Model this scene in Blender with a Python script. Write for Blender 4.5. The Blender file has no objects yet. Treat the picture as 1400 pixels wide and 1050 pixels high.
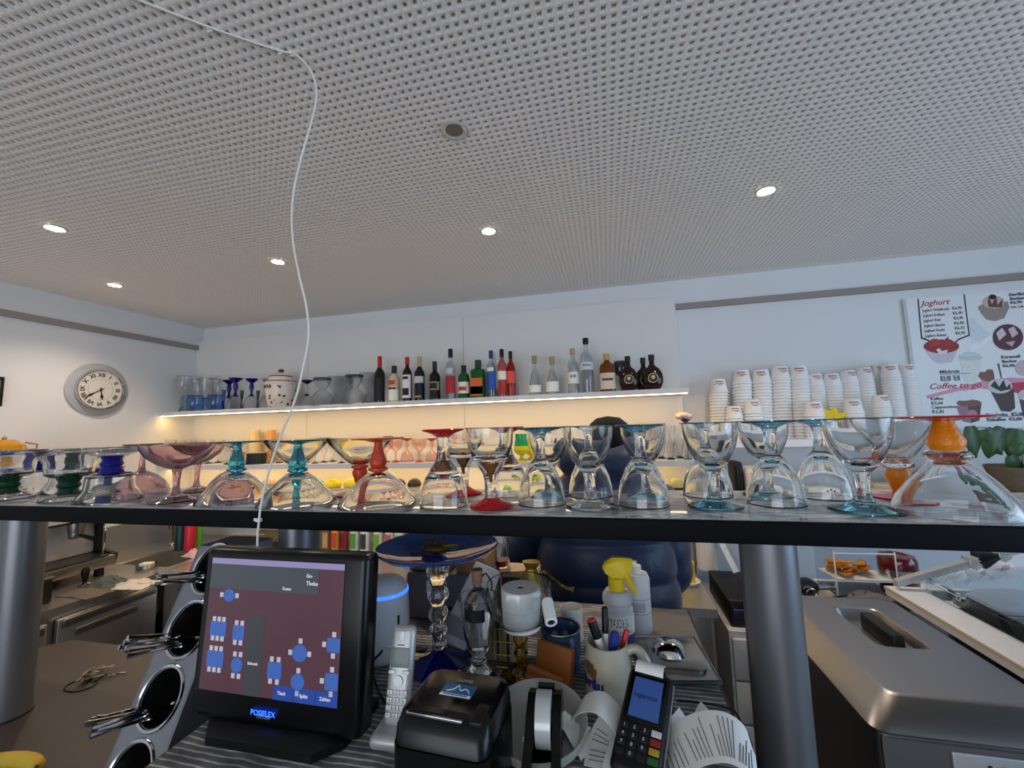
import bpy, math, random
import numpy as np
from mathutils import Matrix, Vector, Euler
random.seed(7)
S = bpy.context.scene
C = S.collection
ZC = 1.70                                   # camera height above the floor
# ---------------------------------------------------------------- camera
FPX = 555.4
def _axes(yaw, pit, roll):
    yaw, pit, roll = (math.radians(a) for a in (yaw, pit, roll))
    f = Vector((math.sin(yaw)*math.cos(pit), math.cos(yaw)*math.cos(pit), math.sin(pit)))
    r0 = Vector((math.cos(yaw), -math.sin(yaw), 0)); u0 = r0.cross(f)
    r = r0*math.cos(roll) + u0*math.sin(roll); u = -r0*math.sin(roll) + u0*math.cos(roll)
    return r, u, f
CR, CU, CF = _axes(-12.909, 5.831, -1.743)
cam_d = bpy.data.cameras.new('camera'); cam_d.sensor_width = 36; cam_d.lens = FPX*36/1400
cam_d.clip_start = .02; cam_d.clip_end = 60
cam = bpy.data.objects.new('camera', cam_d); C.objects.link(cam); S.camera = cam
mw = Matrix((CR, CU, -CF)).transposed().to_4x4(); mw.translation = (0, 0, ZC); cam.matrix_world = mw
# ---------------------------------------------------------------- world, daylight, exposure
wd = bpy.data.worlds.new('daylight'); S.world = wd; wd.use_nodes = True
bg = wd.node_tree.nodes['Background']; bg.inputs[0].default_value = (.62, .78, 1, 1); bg.inputs[1].default_value = 1.2
def area(name, loc, rot, sx, sy, power, col):
    l = bpy.data.lights.new(name, 'AREA'); l.shape = 'RECTANGLE'; l.size = sx; l.size_y = sy
    l.energy = power; l.color = col
    o = bpy.data.objects.new(name, l); C.objects.link(o); o.location = loc; o.rotation_euler = rot
    return o
# daylight entering by the shop windows behind and to the right of the camera
area('window_right_offscreen', (3.595, .05, 1.435), (0, math.radians(90), 0), 1.9, 2.8, 34, (.44, .70, 1))
area('window_behind_offscreen', (-.9, -3.195, 1.35), (math.radians(90), 0, 0), 3.4, 2.1, 40, (.97, .97, .97))
vs = S.view_settings
vs.view_transform = 'Standard'; vs.look = 'None'; vs.gamma = 1; vs.exposure = .38; vs.use_curve_mapping = False
# ---------------------------------------------------------------- pixels to points
def ray(px, py):
    return CR*((px-700)/FPX) - CU*((py-525)/FPX) + CF
def pz(px, py, z):                          # the point seen at a pixel, on the height z
    d = ray(px, py); t = (z-ZC)/d.z; return Vector((d.x*t, d.y*t, z))
def pd(px, py, Y):                          # on the upright plane at depth Y
    d = ray(px, py); t = Y/d.y; return Vector((d.x*t, Y, ZC+d.z*t))
def pxw(px, py, X):
    d = ray(px, py); t = X/d.x; return Vector((X, d.y*t, ZC+d.z*t))
def ppm(p):
    return FPX/((Vector(p)-Vector((0, 0, ZC))).dot(CF))
# ---------------------------------------------------------------- materials
def lin(c):
    o = []
    for v in c[:3]:
        v /= 255.
        o.append(v/12.92 if v <= .04045 else ((v+.055)/1.055)**2.4)
    return (*o, 1)
MATS = {}
def mat(name, col, rough=.5, metal=0, trans=0, ior=1.45, emit=None, es=0, var=.06, vs=18, bump=0, bs=60, coat=0, alpha=1, stretch=None, sheen=0, spec=.5):
    if name in MATS: return MATS[name]
    m = bpy.data.materials.new(name); m.use_nodes = True; nt = m.node_tree; b = nt.nodes['Principled BSDF']
    c = lin(col); b.inputs['Base Color'].default_value = c
    b.inputs['Roughness'].default_value = rough; b.inputs['Metallic'].default_value = metal
    b.inputs['Transmission Weight'].default_value = trans; b.inputs['IOR'].default_value = ior
    b.inputs['Coat Weight'].default_value = coat; b.inputs['Alpha'].default_value = alpha
    b.inputs['Specular IOR Level'].default_value = spec
    if sheen: b.inputs['Sheen Weight'].default_value = sheen
    if emit: b.inputs['Emission Color'].default_value = lin(emit); b.inputs['Emission Strength'].default_value = es
    if var or bump:
        tc = nt.nodes.new('ShaderNodeTexCoord'); mp = nt.nodes.new('ShaderNodeMapping')
        nt.links.new(tc.outputs['Object'], mp.inputs[0])
        if stretch: mp.inputs['Scale'].default_value = stretch
    if var and not trans:
        nz = nt.nodes.new('ShaderNodeTexNoise'); nz.inputs['Scale'].default_value = vs; nz.inputs['Detail'].default_value = 4
        nt.links.new(mp.outputs[0], nz.inputs['Vector'])
        mx = nt.nodes.new('ShaderNodeMix'); mx.data_type = 'RGBA'
        mx.inputs[6].default_value = tuple(v*(1-var) for v in c[:3])+(1,)
        mx.inputs[7].default_value = tuple(min(1, v*(1+var)) for v in c[:3])+(1,)
        nt.links.new(nz.outputs[0], mx.inputs[0]); nt.links.new(mx.outputs[2], b.inputs['Base Color'])
    if bump:
        nb = nt.nodes.new('ShaderNodeTexNoise'); nb.inputs['Scale'].default_value = bs; nb.inputs['Detail'].default_value = 3
        nt.links.new(mp.outputs[0], nb.inputs['Vector'])
        bp = nt.nodes.new('ShaderNodeBump'); bp.inputs['Strength'].default_value = bump; bp.inputs['Distance'].default_value = .01
        nt.links.new(nb.outputs[0], bp.inputs['Height']); nt.links.new(bp.outputs[0], b.inputs['Normal'])
    MATS[name] = m; return m
def ramp_mat(name, build, rough=.5, metal=0, coat=0):
    # a Principled material whose colour is made by build(nodes, links, object_coords) -> colour socket
    m = bpy.data.materials.new(name); m.use_nodes = True; nt = m.node_tree; b = nt.nodes['Principled BSDF']
    b.inputs['Roughness'].default_value = rough; b.inputs['Metallic'].default_value = metal; b.inputs['Coat Weight'].default_value = coat
    tc = nt.nodes.new('ShaderNodeTexCoord')
    nt.links.new(build(nt.nodes, nt.links, tc.outputs['Object']), b.inputs['Base Color'])
    MATS[name] = m; return m
def ramp(nodes, links, fac, stops):
    r = nodes.new('ShaderNodeValToRGB'); e = r.color_ramp.elements
    while len(e) < len(stops): e.new(.5)
    for k, (p, c) in enumerate(stops): e[k].position = p; e[k].color = lin(c)
    links.new(fac, r.inputs[0]); return r.outputs[0]
def glass(name, col, rough=0.0, ior=1.45):
    return mat(name, col, rough=rough, trans=1, ior=ior, var=0)
# ---------------------------------------------------------------- mesh building
class MB:
    def __init__(s): s.v = []; s.f = []
    def add(s, vs_, fs, M=None):
        n = len(s.v)
        s.v += [tuple(M @ Vector(p)) for p in vs_] if M is not None else [tuple(p) for p in vs_]
        s.f += [tuple(i+n for i in f) for f in fs]; return s
    def box(s, c, d, M=None):
        x, y, z = d[0]/2, d[1]/2, d[2]/2
        v = [(c[0]+a*x, c[1]+b*y, c[2]+e*z) for a in (-1, 1) for b in (-1, 1) for e in (-1, 1)]
        return s.add(v, [(0, 1, 3, 2), (4, 6, 7, 5), (0, 4, 5, 1), (2, 3, 7, 6), (0, 2, 6, 4), (1, 5, 7, 3)], M)
    def rbox(s, c, d, r=.004, M=None, n=3):
        # box with rounded upright edges and chamfered top and bottom
        x, y, z = d[0]/2, d[1]/2, d[2]/2
        r = min(r, x*.98, y*.98, z*.98)
        pts = []
        for (sx, sy, a0) in ((1, 1, 0), (-1, 1, 90), (-1, -1, 180), (1, -1, 270)):
            for k in range(n+1):
                a = math.radians(a0+90*k/n); pts.append((sx*(x-r), sy*(y-r), math.cos(a), math.sin(a)))
        rings = []
        for k in range(n+1):
            a = math.pi/2*k/n; rings.append((r*math.sin(a), -z+r-r*math.cos(a)))
        for k in range(n+1):
            a = math.pi/2*k/n; rings.append((r*math.cos(a), z-r+r*math.sin(a)))
        v = []; f = []; m = len(pts)
        for (rr, zz) in rings:
            for (px, py, cx, cy) in pts: v.append((c[0]+px+cx*rr, c[1]+py+cy*rr, c[2]+zz))
        for i in range(len(rings)-1):
            for j in range(m):
                k = (j+1) % m; f.append((i*m+j, i*m+k, (i+1)*m+k, (i+1)*m+j))
        f.append(tuple(range(m-1, -1, -1))); f.append(tuple((len(rings)-1)*m+j for j in range(m)))
        return s.add(v, f, M)
    def lathe(s, prof, n=24, M=None, sq=None):
        # prof [(r, z)...] bottom to top, going round z; r = 0 closes; sq(angle) scales the radius
        v = []; f = []; idx = []
        for (r, z) in prof:
            if r < 1e-6: idx.append([len(v)]); v.append((0, 0, z))
            else:
                idx.append(list(range(len(v), len(v)+n)))
                for k in range(n):
                    a = 2*math.pi*k/n; q = sq(a, z) if sq else 1
                    v.append((r*q*math.cos(a), r*q*math.sin(a), z))
        for a, b in zip(idx, idx[1:]):
            for k in range(n):
                j = (k+1) % n
                if len(a) == 1 and len(b) == 1: continue
                if len(a) == 1: f.append((a[0], b[j], b[k]))
                elif len(b) == 1: f.append((a[k], a[j], b[0]))
                else: f.append((a[k], a[j], b[j], b[k]))
        return s.add(v, f, M)
    def tube(s, pts, r, n=8, cap=True, M=None):
        pts = [Vector(p) for p in pts]; v = []; f = []; m = len(pts)
        rs = r if isinstance(r, (list, tuple)) else [r]*m
        prev = None
        for i, p in enumerate(pts):
            t = (pts[min(i+1, m-1)]-pts[max(i-1, 0)])
            if t.length < 1e-9: t = Vector((0, 0, 1))
            t.normalize()
            if prev is None:
                u = t.cross(Vector((0, 0, 1)))
                if u.length < .1: u = t.cross(Vector((1, 0, 0)))
            else:
                u = prev - t*prev.dot(t)
                if u.length < 1e-6: u = t.cross(Vector((1, 0, 0)))
            u.normalize(); prev = u; w = t.cross(u)
            for k in range(n):
                a = 2*math.pi*k/n; v.append(tuple(p+(u*math.cos(a)+w*math.sin(a))*rs[i]))
        for i in range(m-1):
            for k in range(n):
                j = (k+1) % n; f.append((i*n+k, i*n+j, (i+1)*n+j, (i+1)*n+k))
        if cap: f.append(tuple(range(n-1, -1, -1))); f.append(tuple((m-1)*n+k for k in range(n)))
        return s.add(v, f, M)
    def prism(s, poly, h0, h1, M=None):
        n = len(poly)
        v = [(x, y, h0) for x, y in poly]+[(x, y, h1) for x, y in poly]
        f = [tuple(range(n-1, -1, -1)), tuple(range(n, 2*n))]
        for k in range(n): j = (k+1) % n; f.append((k, j, n+j, n+k))
        return s.add(v, f, M)
    def loft(s, rings, cap=True, M=None):
        n = len(rings[0]); v = [p for r in rings for p in r]; f = []
        for i in range(len(rings)-1):
            for k in range(n):
                j = (k+1) % n; f.append((i*n+k, i*n+j, (i+1)*n+j, (i+1)*n+k))
        if cap: f.append(tuple(range(n-1, -1, -1))); f.append(tuple((len(rings)-1)*n+k for k in range(n)))
        return s.add(v, f, M)
    def ball(s, c, r, n=12, m=8, M=None):
        r = r if isinstance(r, (tuple, list)) else (r, r, r)
        q = MB().lathe([(math.sin(math.pi*i/m), -math.cos(math.pi*i/m)) for i in range(m+1)], n)
        return s.add([(c[0]+x*r[0], c[1]+y*r[1], c[2]+z*r[2]) for x, y, z in q.v], q.f, M)
    def sheet(s, grid, th=.0006):
        # a bent sheet: grid[i][j] of points, given a thickness th along its normals
        a, b = len(grid), len(grid[0]); P = [[Vector(p) for p in r] for r in grid]; N = []
        for i in range(a):
            N.append([])
            for j in range(b):
                u = P[min(i+1, a-1)][j]-P[max(i-1, 0)][j]; w = P[i][min(j+1, b-1)]-P[i][max(j-1, 0)]
                k = u.cross(w); N[-1].append(k.normalized() if k.length > 1e-12 else Vector((0, 0, 1)))
        v = [tuple(P[i][j]) for i in range(a) for j in range(b)]+[tuple(P[i][j]-N[i][j]*th) for i in range(a) for j in range(b)]
        o = a*b; f = []
        for i in range(a-1):
            for j in range(b-1):
                q = (i*b+j, (i+1)*b+j, (i+1)*b+j+1, i*b+j+1); f.append(q); f.append(tuple(o+t for t in reversed(q)))
        rim = [i for i in range(b)]+[i*b+b-1 for i in range(1, a)]+[(a-1)*b+j for j in range(b-2, -1, -1)]+[i*b for i in range(a-2, 0, -1)]
        for k in range(len(rim)):
            p, q = rim[k], rim[(k+1) % len(rim)]; f.append((p, q, o+q, o+p))
        return s.add(v, f)
    def mesh(s, name, smooth=True, ang=35):
        me = bpy.data.meshes.new(name); me.from_pydata(s.v, [], s.f); me.validate(); me.update()
        if smooth:
            me.polygons.foreach_set('use_smooth', [True]*len(me.polygons)); me.set_sharp_from_angle(angle=math.radians(ang))
        return me
    def build(s, name, m, parent=None, loc=None, rot=None, smooth=True, ang=35):
        return link(name, s.mesh(name, smooth, ang), m, parent, loc, rot)
def link(name, me, m, parent=None, loc=None, rot=None):
    o = bpy.data.objects.new(name, me); C.objects.link(o)
    if m is not None and not me.materials: me.materials.append(m)
    if parent is not None: o.parent = parent
    if loc is not None: o.location = loc
    if rot is not None: o.rotation_euler = rot
    return o
def tag(o, label=None, cat=None, group=None, kind=None):
    if label: o['label'] = label
    if cat: o['category'] = cat
    if group: o['group'] = group
    if kind: o['kind'] = kind
    return o
def thing(name, label, cat, loc=(0, 0, 0), rz=0, group=None):
    o = bpy.data.objects.new(name, None); C.objects.link(o); o.empty_display_size = .05
    o.location = loc; o.rotation_euler = (0, 0, rz); return tag(o, label, cat, group)
def dup(root, loc, rz=0, label=None, group=None):
    r = root.copy(); C.objects.link(r); r.location = loc; r.rotation_euler = (0, 0, rz)
    tag(r, label, None, group)
    for ch in list(root.children):
        c = ch.copy(); C.objects.link(c); c.parent = r
        for g in ch.children:
            d = g.copy(); C.objects.link(d); d.parent = c
    return r
def struct(name, mb, m, smooth=False): return tag(mb.build(name, m, smooth=smooth), kind='structure')
FONTS = {}
def text(body, size, m, parent=None, loc=(0, 0, 0), rot=(0, 0, 0), shear=0, align='CENTER', name='lettering', depth=.0004, sx=1, bold=0):
    cu = bpy.data.curves.new(name, 'FONT'); cu.body = body; cu.size = size; cu.align_x = align; cu.align_y = 'CENTER'
    cu.extrude = depth; cu.shear = shear; cu.resolution_u = 3; cu.offset = bold
    t = bpy.data.objects.new('tmp_text', cu); C.objects.link(t)
    me = bpy.data.meshes.new_from_object(t.evaluated_get(bpy.context.evaluated_depsgraph_get()))
    bpy.data.objects.remove(t); bpy.data.curves.remove(cu); me.name = name
    me.materials.clear()
    o = link(name, me, m, parent, loc, rot); o.scale = (sx, 1, 1); return o
def T(x, y, z): return Matrix.Translation((x, y, z))
def RX(a): return Matrix.Rotation(math.radians(a), 4, 'X')
def RY(a): return Matrix.Rotation(math.radians(a), 4, 'Y')
def RZ(a): return Matrix.Rotation(math.radians(a), 4, 'Z')
def bez(pts, n=8):
    # a smooth line through points (Catmull-Rom)
    P = [Vector(p) for p in pts]; out = []
    for i in range(len(P)-1):
        a, b, c, d = P[max(i-1, 0)], P[i], P[i+1], P[min(i+2, len(P)-1)]
        for k in range(n):
            t = k/n; out.append(.5*((2*b)+(c-a)*t+(2*a-5*b+4*c-d)*t*t+(3*b-a-3*c+d)*t**3))
    out.append(P[-1]); return out
# common materials
WHITE = mat('white_paint', (225, 226, 228), .75, var=.02, vs=3, bump=.04, bs=120)
WALL = mat('wall_paint', (224, 224, 225), .85, var=.025, vs=2.5, bump=.06, bs=90)
BLACKP = mat('black_plastic', (12, 12, 13), .42, var=.1, spec=.4)
BLACKG = mat('glossy_black_plastic', (5, 5, 6), .26, var=.1, spec=.4)
STEEL = mat('brushed_steel', (150, 148, 146), .32, 1, var=.08, vs=4, stretch=(60, 2, 60), bump=.02, bs=20)
DSTEEL = mat('dark_steel', (96, 95, 95), .36, 1, var=.08, vs=6)
CHROME = mat('chrome', (205, 205, 205), .1, 1, var=.03)
PAPER = mat('white_paper', (236, 236, 232), .85, var=.02)
CLEAR = glass('clear_glass', (250, 252, 252))
def wrap(s, size, m, par, R_, zc2, a0, bold=0, sx=1):
    o = text(s, size, m, par, bold=bold)
    for v in o.data.vertices:
        x, y, z = v.co; a = math.radians(a0)+x*sx/R_; v.co = ((R_+z+.0002)*math.cos(a), (R_+z+.0002)*math.sin(a), zc2+y)
    return o
# ================================================================ the room
CEIL = ZC+.98; YB = 2.97; XL = -3.6; XR = 3.6; YF = -3.2
def ceiling():
    p, hs = .025, .0056                       # hole pitch and half width
    x0, x1 = XL+.012, XR-.2; y0, y1 = -.35, YB-.075
    ox, oy = .0431, .9045
    ia, ib = math.ceil((x0+p/2-ox)/p), math.floor((x1-p/2-ox)/p); ja, jb = math.ceil((y0+p/2-oy)/p), math.floor((y1-p/2-oy)/p)
    gx, gy = np.meshgrid(ox+p*np.arange(ia, ib+1), oy+p*np.arange(ja, jb+1)); gx = gx.ravel(); gy = gy.ravel(); n = len(gx)
    h = p/2; d = .0175
    tpl = np.array([(-h, -h, 0), (h, -h, 0), (h, h, 0), (-h, h, 0), (-hs, -hs, 0), (hs, -hs, 0), (hs, hs, 0), (-hs, hs, 0),
                    (-hs, -hs, d), (hs, -hs, d), (hs, hs, d), (-hs, hs, d)])
    fq = np.array([(0, 4, 5, 1), (1, 5, 6, 2), (2, 6, 7, 3), (3, 7, 4, 0), (4, 8, 9, 5), (5, 9, 10, 6), (6, 10, 11, 7), (7, 11, 8, 4)])
    V = (tpl[None]+np.stack([gx, gy, np.full(n, CEIL)], 1)[:, None]).reshape(-1, 3)
    F = (fq[None]+12*np.arange(n)[:, None, None]).reshape(-1, 4)
    xa, xb, ya, yb = ox+p*ia-h, ox+p*ib+h, oy+p*ja-h, oy+p*jb+h
    ev = []; ef = []
    for (a, b, c, e) in ((XL, xa, ya, yb), (xb, XR, ya, yb), (XL, XR, YF, ya), (XL, XR, yb, YB)):
        k = len(V)+len(ev); ev += [(a, c, CEIL), (b, c, CEIL), (b, e, CEIL), (a, e, CEIL)]; ef.append((k, k+3, k+2, k+1))
    V = np.vstack([V, np.array(ev)]); F = np.vstack([F, np.array(ef)])
    me = bpy.data.meshes.new('ceiling'); me.vertices.add(len(V)); me.vertices.foreach_set('co', V.ravel().astype('f'))
    me.loops.add(F.size); me.loops.foreach_set('vertex_index', F.ravel().astype('i'))
    me.polygons.add(len(F)); me.polygons.foreach_set('loop_start', np.arange(0, F.size, 4).astype('i'))
    me.update(calc_edges=True)
    o = tag(link('ceiling', me, mat('ceiling_board', (240, 234, 228), .9, var=.02, vs=3)), kind='structure')
    MB().box(((XL+XR)/2, (YF+YB)/2, CEIL+.0205), (XR-XL, YB-YF, .005)).build('acoustic_felt', mat('dark_felt', (16, 15, 15), .95, spec=.1), o, smooth=False)
ceiling()
struct('floor', MB().box((0, -.1, -.05), (7.4, 6.4, .1)), mat('floor_tile', (92, 88, 84), .45, var=.15, vs=6))
struct('wall_back', MB().box((0, YB+.05, 1.4), (7.4, .1, 2.8)), WALL)
struct('wall_left', MB().box((XL-.05, -.1, 1.4), (.1, 6.3, 2.8)), WALL)
wr = MB()
for y0, y1, z0, z1 in ((-3.2, -1.4, 0, 2.8), (1.5, YB, 0, 2.8), (-1.4, 1.5, 0, .45), (-1.4, 1.5, 2.42, 2.8)):
    wr.box((XR+.05, (y0+y1)/2, (z0+z1)/2), (.1, y1-y0, z1-z0))
struct('wall_right', wr, WALL)
wf = MB()
for x0, x1, z0, z1 in ((-3.6, -2.7, 0, 2.8), (.9, 3.6, 0, 2.8), (-2.7, .9, 0, .25), (-2.7, .9, 2.45, 2.8)):
    wf.box(((x0+x1)/2, YF-.05, (z0+z1)/2), (x1-x0, .1, z1-z0))
struct('wall_front', wf, WALL)
ALU = mat('grey_aluminium_frame', (70, 72, 76), .4, .6)
w1 = MB()
for z in (.47, 2.40): w1.box((XR+.05, .05, z), (.06, 2.9, .05))
for y in (-1.37, .05, 1.47): w1.box((XR+.05, y, 1.435), (.06, .05, 1.9))
o = struct('window_1', w1, ALU)
w2 = MB()
for z in (.28, 2.42): w2.box((-.9, YF-.05, z), (3.6, .06, .06))
for x in (-2.67, -1.5, -.3, .87): w2.box((x, YF-.05, 1.35), (.06, .06, 2.15))
struct('window_2', w2, ALU)
# white wall panelling behind the shelves, with its joints, and the cove strip
PANEL = mat('panel_laminate', (226, 224, 222), .55, var=.015, vs=2)
PZ1 = ZC+.845
pan = thing('wall_panel', 'white laminate panelling behind the bottle shelves', 'wall panel', (0, YB, .85))
xs = [XL, -2.42, -1.04, .5]
for a, b in zip(xs, xs[1:]):
    MB().box(((a+b)/2, -.032, (PZ1-.85)/2), (b-a-.003, .06, PZ1-.85)).build('panel_board', PANEL, pan, smooth=False)
TRIM = mat('grey_trim', (150, 140, 134), .6)
for k, (a, b) in enumerate(((.505, XR),)):
    struct('trim_1', MB().box(((a+b)/2, YB-.012, ZC+.787), (b-a, .024, .04)), TRIM)
struct('trim_2', MB().box((XL+.012, (YF+YB-.063)/2, ZC+.787), (.024, YB-.063-YF, .04)), TRIM)
# ---------------------------------------------------------------- downlights
LAMP = mat('lamp_glow', (255, 244, 226), .5, emit=(255, 240, 214), es=60, var=0)
RING = mat('downlight_ring', (206, 202, 190), .3, .25)
def downlight(x, y, lit, label, group='recessed ceiling spots'):
    t = thing('downlight', label, 'ceiling light', (x, y, CEIL), 0, group)
    MB().lathe([(.030, -.001), (.0425, -.0012), (.043, -.005), (.036, -.008), (.029, -.004), (.030, -.001)], 28).build('trim_ring', RING, t)
    if lit:
        MB().lathe([(0, -.0048), (.029, -.0048), (.029, -.001), (0, -.001)][::1], 24).build('lamp', LAMP, t)
        l = bpy.data.lights.new('spot_light', 'SPOT'); l.energy = 25; l.color = (1, .80, .62); l.spot_size = math.radians(128); l.spot_blend = .7; l.shadow_soft_size = .03
        o = bpy.data.objects.new('spot_light', l); C.objects.link(o); o.parent = t; o.location = (0, 0, -.012)
    else:
        MB().lathe([(0, -.0035), (.029, -.0035), (.029, -.001), (0, -.001)], 24).build('lamp', mat('unlit_lamp', (120, 114, 106), .4), t)
        for s in (-1, 1): MB().tube([(s*.030, -.012, -.006), (s*.036, 0, -.009), (s*.030, .012, -.006)], .0018, 6).build('clip', RING, t)
for px, py in ((75, 311), (157, 389), (380, 357), (668, 315), (1047, 260)):
    p = pz(px, py, CEIL); downlight(p.x, p.y, True, 'lit round downlight set into the perforated ceiling')
p = pz(621, 177, CEIL); downlight(p.x, p.y, False, 'unlit round downlight with silver ring in the perforated ceiling')
# ---------------------------------------------------------------- hanging cable
CABLE = mat('white_cable', (226, 224, 214), .5)
cb = thing('hanging_cable', 'thin white cable clipped to the ceiling and hanging down to the bar shelf', 'cable', tuple(pz(400, 72, CEIL)))
o0 = Vector(cb.location)
pts = [pz(100, -38, CEIL-.004), pz(190, 0, CEIL-.004), pz(300, 42, CEIL-.004), pz(385, 70, CEIL-.005), pd(402, 73, .812)]
for px, py in ((424, 95), (433, 128), (425, 170), (412, 215), (402, 260), (399, 300), (402, 340), (410, 380), (419, 420), (422, 460), (415, 500), (404, 545), (382, 600), (366, 650), (357, 690), (354, 714), (352, 740), (353, 790), (356, 850)):
    k = len(pts); pts.append(pd(px, py, .812 if py < 500 else min(.842, .812+(py-500)*.00018)))
MB().tube([p-o0 for p in bez(pts, 6)], .0026, 8).build('cord', CABLE, cb)
for px, py in ((287, 38), (383, 69), (400, 72)):
    q = pz(px, py, CEIL)-o0; MB().box((q.x, q.y, -.004), (.006, .012, .008)).tube([(q.x-.006, q.y, -.008), (q.x, q.y, -.0095), (q.x+.006, q.y, -.008)], .002, 6).build('cable_clip', WHITE, cb)
q = pd(354, 711, .842)-o0
MB().box((q.x, q.y, q.z), (.012, .008, .008)).box((q.x-.009, q.y, q.z+.001), (.008, .005, .006)).build('cable_tie', WHITE, cb)
# ================================================================ bar shelf on its posts
BZ = ZC-.19
bar = thing('bar_shelf', 'long black bar shelf carried on thick grey steel posts', 'shelf', (0, .85, BZ))
BX0, BX1 = -3.3, 1.5
MB().rbox(((BX0+BX1)/2, .175, -.0205), (BX1-BX0, .35, .041), .003).build('shelf_board', mat('black_laminate', (5, 6, 9), .6, var=.08, spec=.12), bar)
POST = mat('grey_post', (122, 123, 127), .36, .6, var=.05, vs=5)
for x in (-1.94, -.85, .322):
    z0 = (ZC-.885 if x < -1 else (ZC-.55 if x < 0 else 0))-BZ
    q = MB().lathe([(0, z0), (.054, z0), (.054, -.042), (0, -.042)], 40).build('post', POST, bar, loc=(x, .156, 0))
    MB().lathe([(.0545, z0+.0), (.057, z0+.0), (.057, z0+.006), (.0545, z0+.006)], 40).build('foot_ring', DSTEEL, q)
# runner of grey slate print under a clear film
def slate(nd, lk, oc):
    mp = nd.new('ShaderNodeMapping'); mp.inputs['Scale'].default_value = (9, 26, 9); lk.new(oc, mp.inputs[0])
    nz = nd.new('ShaderNodeTexNoise'); nz.inputs['Scale'].default_value = 1.0; nz.inputs['Detail'].default_value = 6; nz.inputs['Distortion'].default_value = 1.2; lk.new(mp.outputs[0], nz.inputs['Vector'])
    return ramp(nd, lk, nz.outputs[0], [(.30, (30, 33, 39)), (.43, (92, 96, 104)), (.51, (140, 144, 152)), (.58, (204, 207, 212)), (.68, (70, 74, 82))])
SLATE = ramp_mat('slate_print', slate, .35, coat=.6)
def runner(x0, x1, label):
    r = thing('table_runner', label, 'runner', ((x0+x1)/2, .855, BZ))
    w = x1-x0
    MB().box((0, .172, .0008), (w, .338, .0014)).build('mat', SLATE, r, smooth=False)
    e = MB(); n = int(w/.0075)
    for k in range(n): e.tube([(-w/2+(k+.1)*w/n, .0035, .0015), (-w/2+(k+.5)*w/n, -.0005, .0024), (-w/2+(k+.9)*w/n, .0035, .0015)], .0011, 5)
    tag(e.build('scalloped_edge', mat('grey_edging', (168, 170, 172), .6), r), kind='stuff')
runner(-3.2, -1.245, 'grey slate-print runner under the blue and green glasses')
runner(-1.244, .1115, 'grey slate-print runner under the orange and red glasses')
runner(.112, 1.42, 'grey slate-print runner under the pale teal-footed glasses')
# ================================================================ glasses on the bar shelf
TEAL = glass('teal_glass', (128, 214, 232)); REDG = mat('red_glass', (222, 26, 36), .06, trans=.45, var=0); TURQ = glass('turquoise_glass', (70, 190, 222))
ORG = mat('orange_glass', (214, 66, 22), .08, trans=.35, var=.0, bump=.35, bs=160); AMBER = mat('amber_bubble_glass', (255, 150, 0), .06, trans=.4, var=0, bump=.25, bs=220)
PURP = glass('purple_glass', (228, 208, 218)); PURPD = glass('rose_purple_glass', (218, 176, 186)); BLUEG = mat('cobalt_glass', (22, 22, 150), .05, trans=.6, var=0); GREENG = mat('bottle_green_glass', (8, 66, 44), .05, trans=.6, var=0)
BROWN = mat('brown_feather', (150, 96, 44), .8, var=.5, vs=60); DKTEAL = glass('dark_teal_glass', (100, 186, 222))
def closed(outer, inner): return outer+inner[::-1]
def flip(o, H): o.rotation_euler = (math.pi, 0, 0); o.location = (0, 0, H)
GM = {}
def gpart(key, prof, n=40, sq=None):
    if key not in GM: GM[key] = MB().lathe(prof, n, sq=sq).mesh(key.split('|')[0], ang=50)
    return GM[key]
def foot_prof(r, h, rs): return [(0, 0), (r-.002, 0), (r, .0016), (r-.001, .0038), (r*.56, max(h*.56, .0055)), (rs*1.25, max(h, .011)), (0, max(h, .011))]
def put(t, H, inv, parts):
    for name, me, m in parts:
        me2 = me
        if me.materials and me.materials[0] != m: me2 = me.copy(); me2.materials.clear()
        o = link(name, me2, m, t)
        if inv: flip(o, H)
def goblet(t, inv, fm, sm=None, H=.182, k=1):
    foot = gpart(f'foot|g{k}', foot_prof(.056*k, .016, .013))
    stem = gpart('stem|g', [(0, .0155), (.0165, .0155), (.0125, .026), (.0115, .045), (.0125, .064), (.017, .078), (0, .078)])
    bowl = gpart(f'bowl|g{k}', closed([(0, .076), (.017, .077), (.025, .085), (.037, .103), (.049, .129), (.0555, .154), (.058, .182)],
                                [(0, .090), (.014, .092), (.023, .098), (.034, .112), (.0455, .134), (.052, .156), (.0548, .1805)]))
    put(t, H, inv, [('foot', foot, fm), ('stem', stem, sm or CLEAR), ('bowl', bowl, CLEAR)])
def sundae(t, inv, fm, H=.167):
    # wide conical bowl on a swelling coloured stem
    foot = gpart('foot|m', foot_prof(.066, .010, .013))
    stem = gpart('stem|m', [(0, .009), (.011, .009), (.010, .016), (.013, .032), (.0205, .056), (.022, .066), (.018, .074), (.025, .078), (.025, .083), (.013, .088), (0, .094)], 32)
    bowl = gpart('bowl|m', closed([(0, .0885), (.026, .089), (.045, .104), (.075, .135), (.096, .160), (.0965, .167)],
                                [(0, .097), (.024, .096), (.043, .110), (.072, .139), (.092, .162), (.0940, .1665)]))
    put(t, H, inv, [('foot', foot, fm), ('stem', stem, fm), ('bowl', bowl, CLEAR)])
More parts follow.
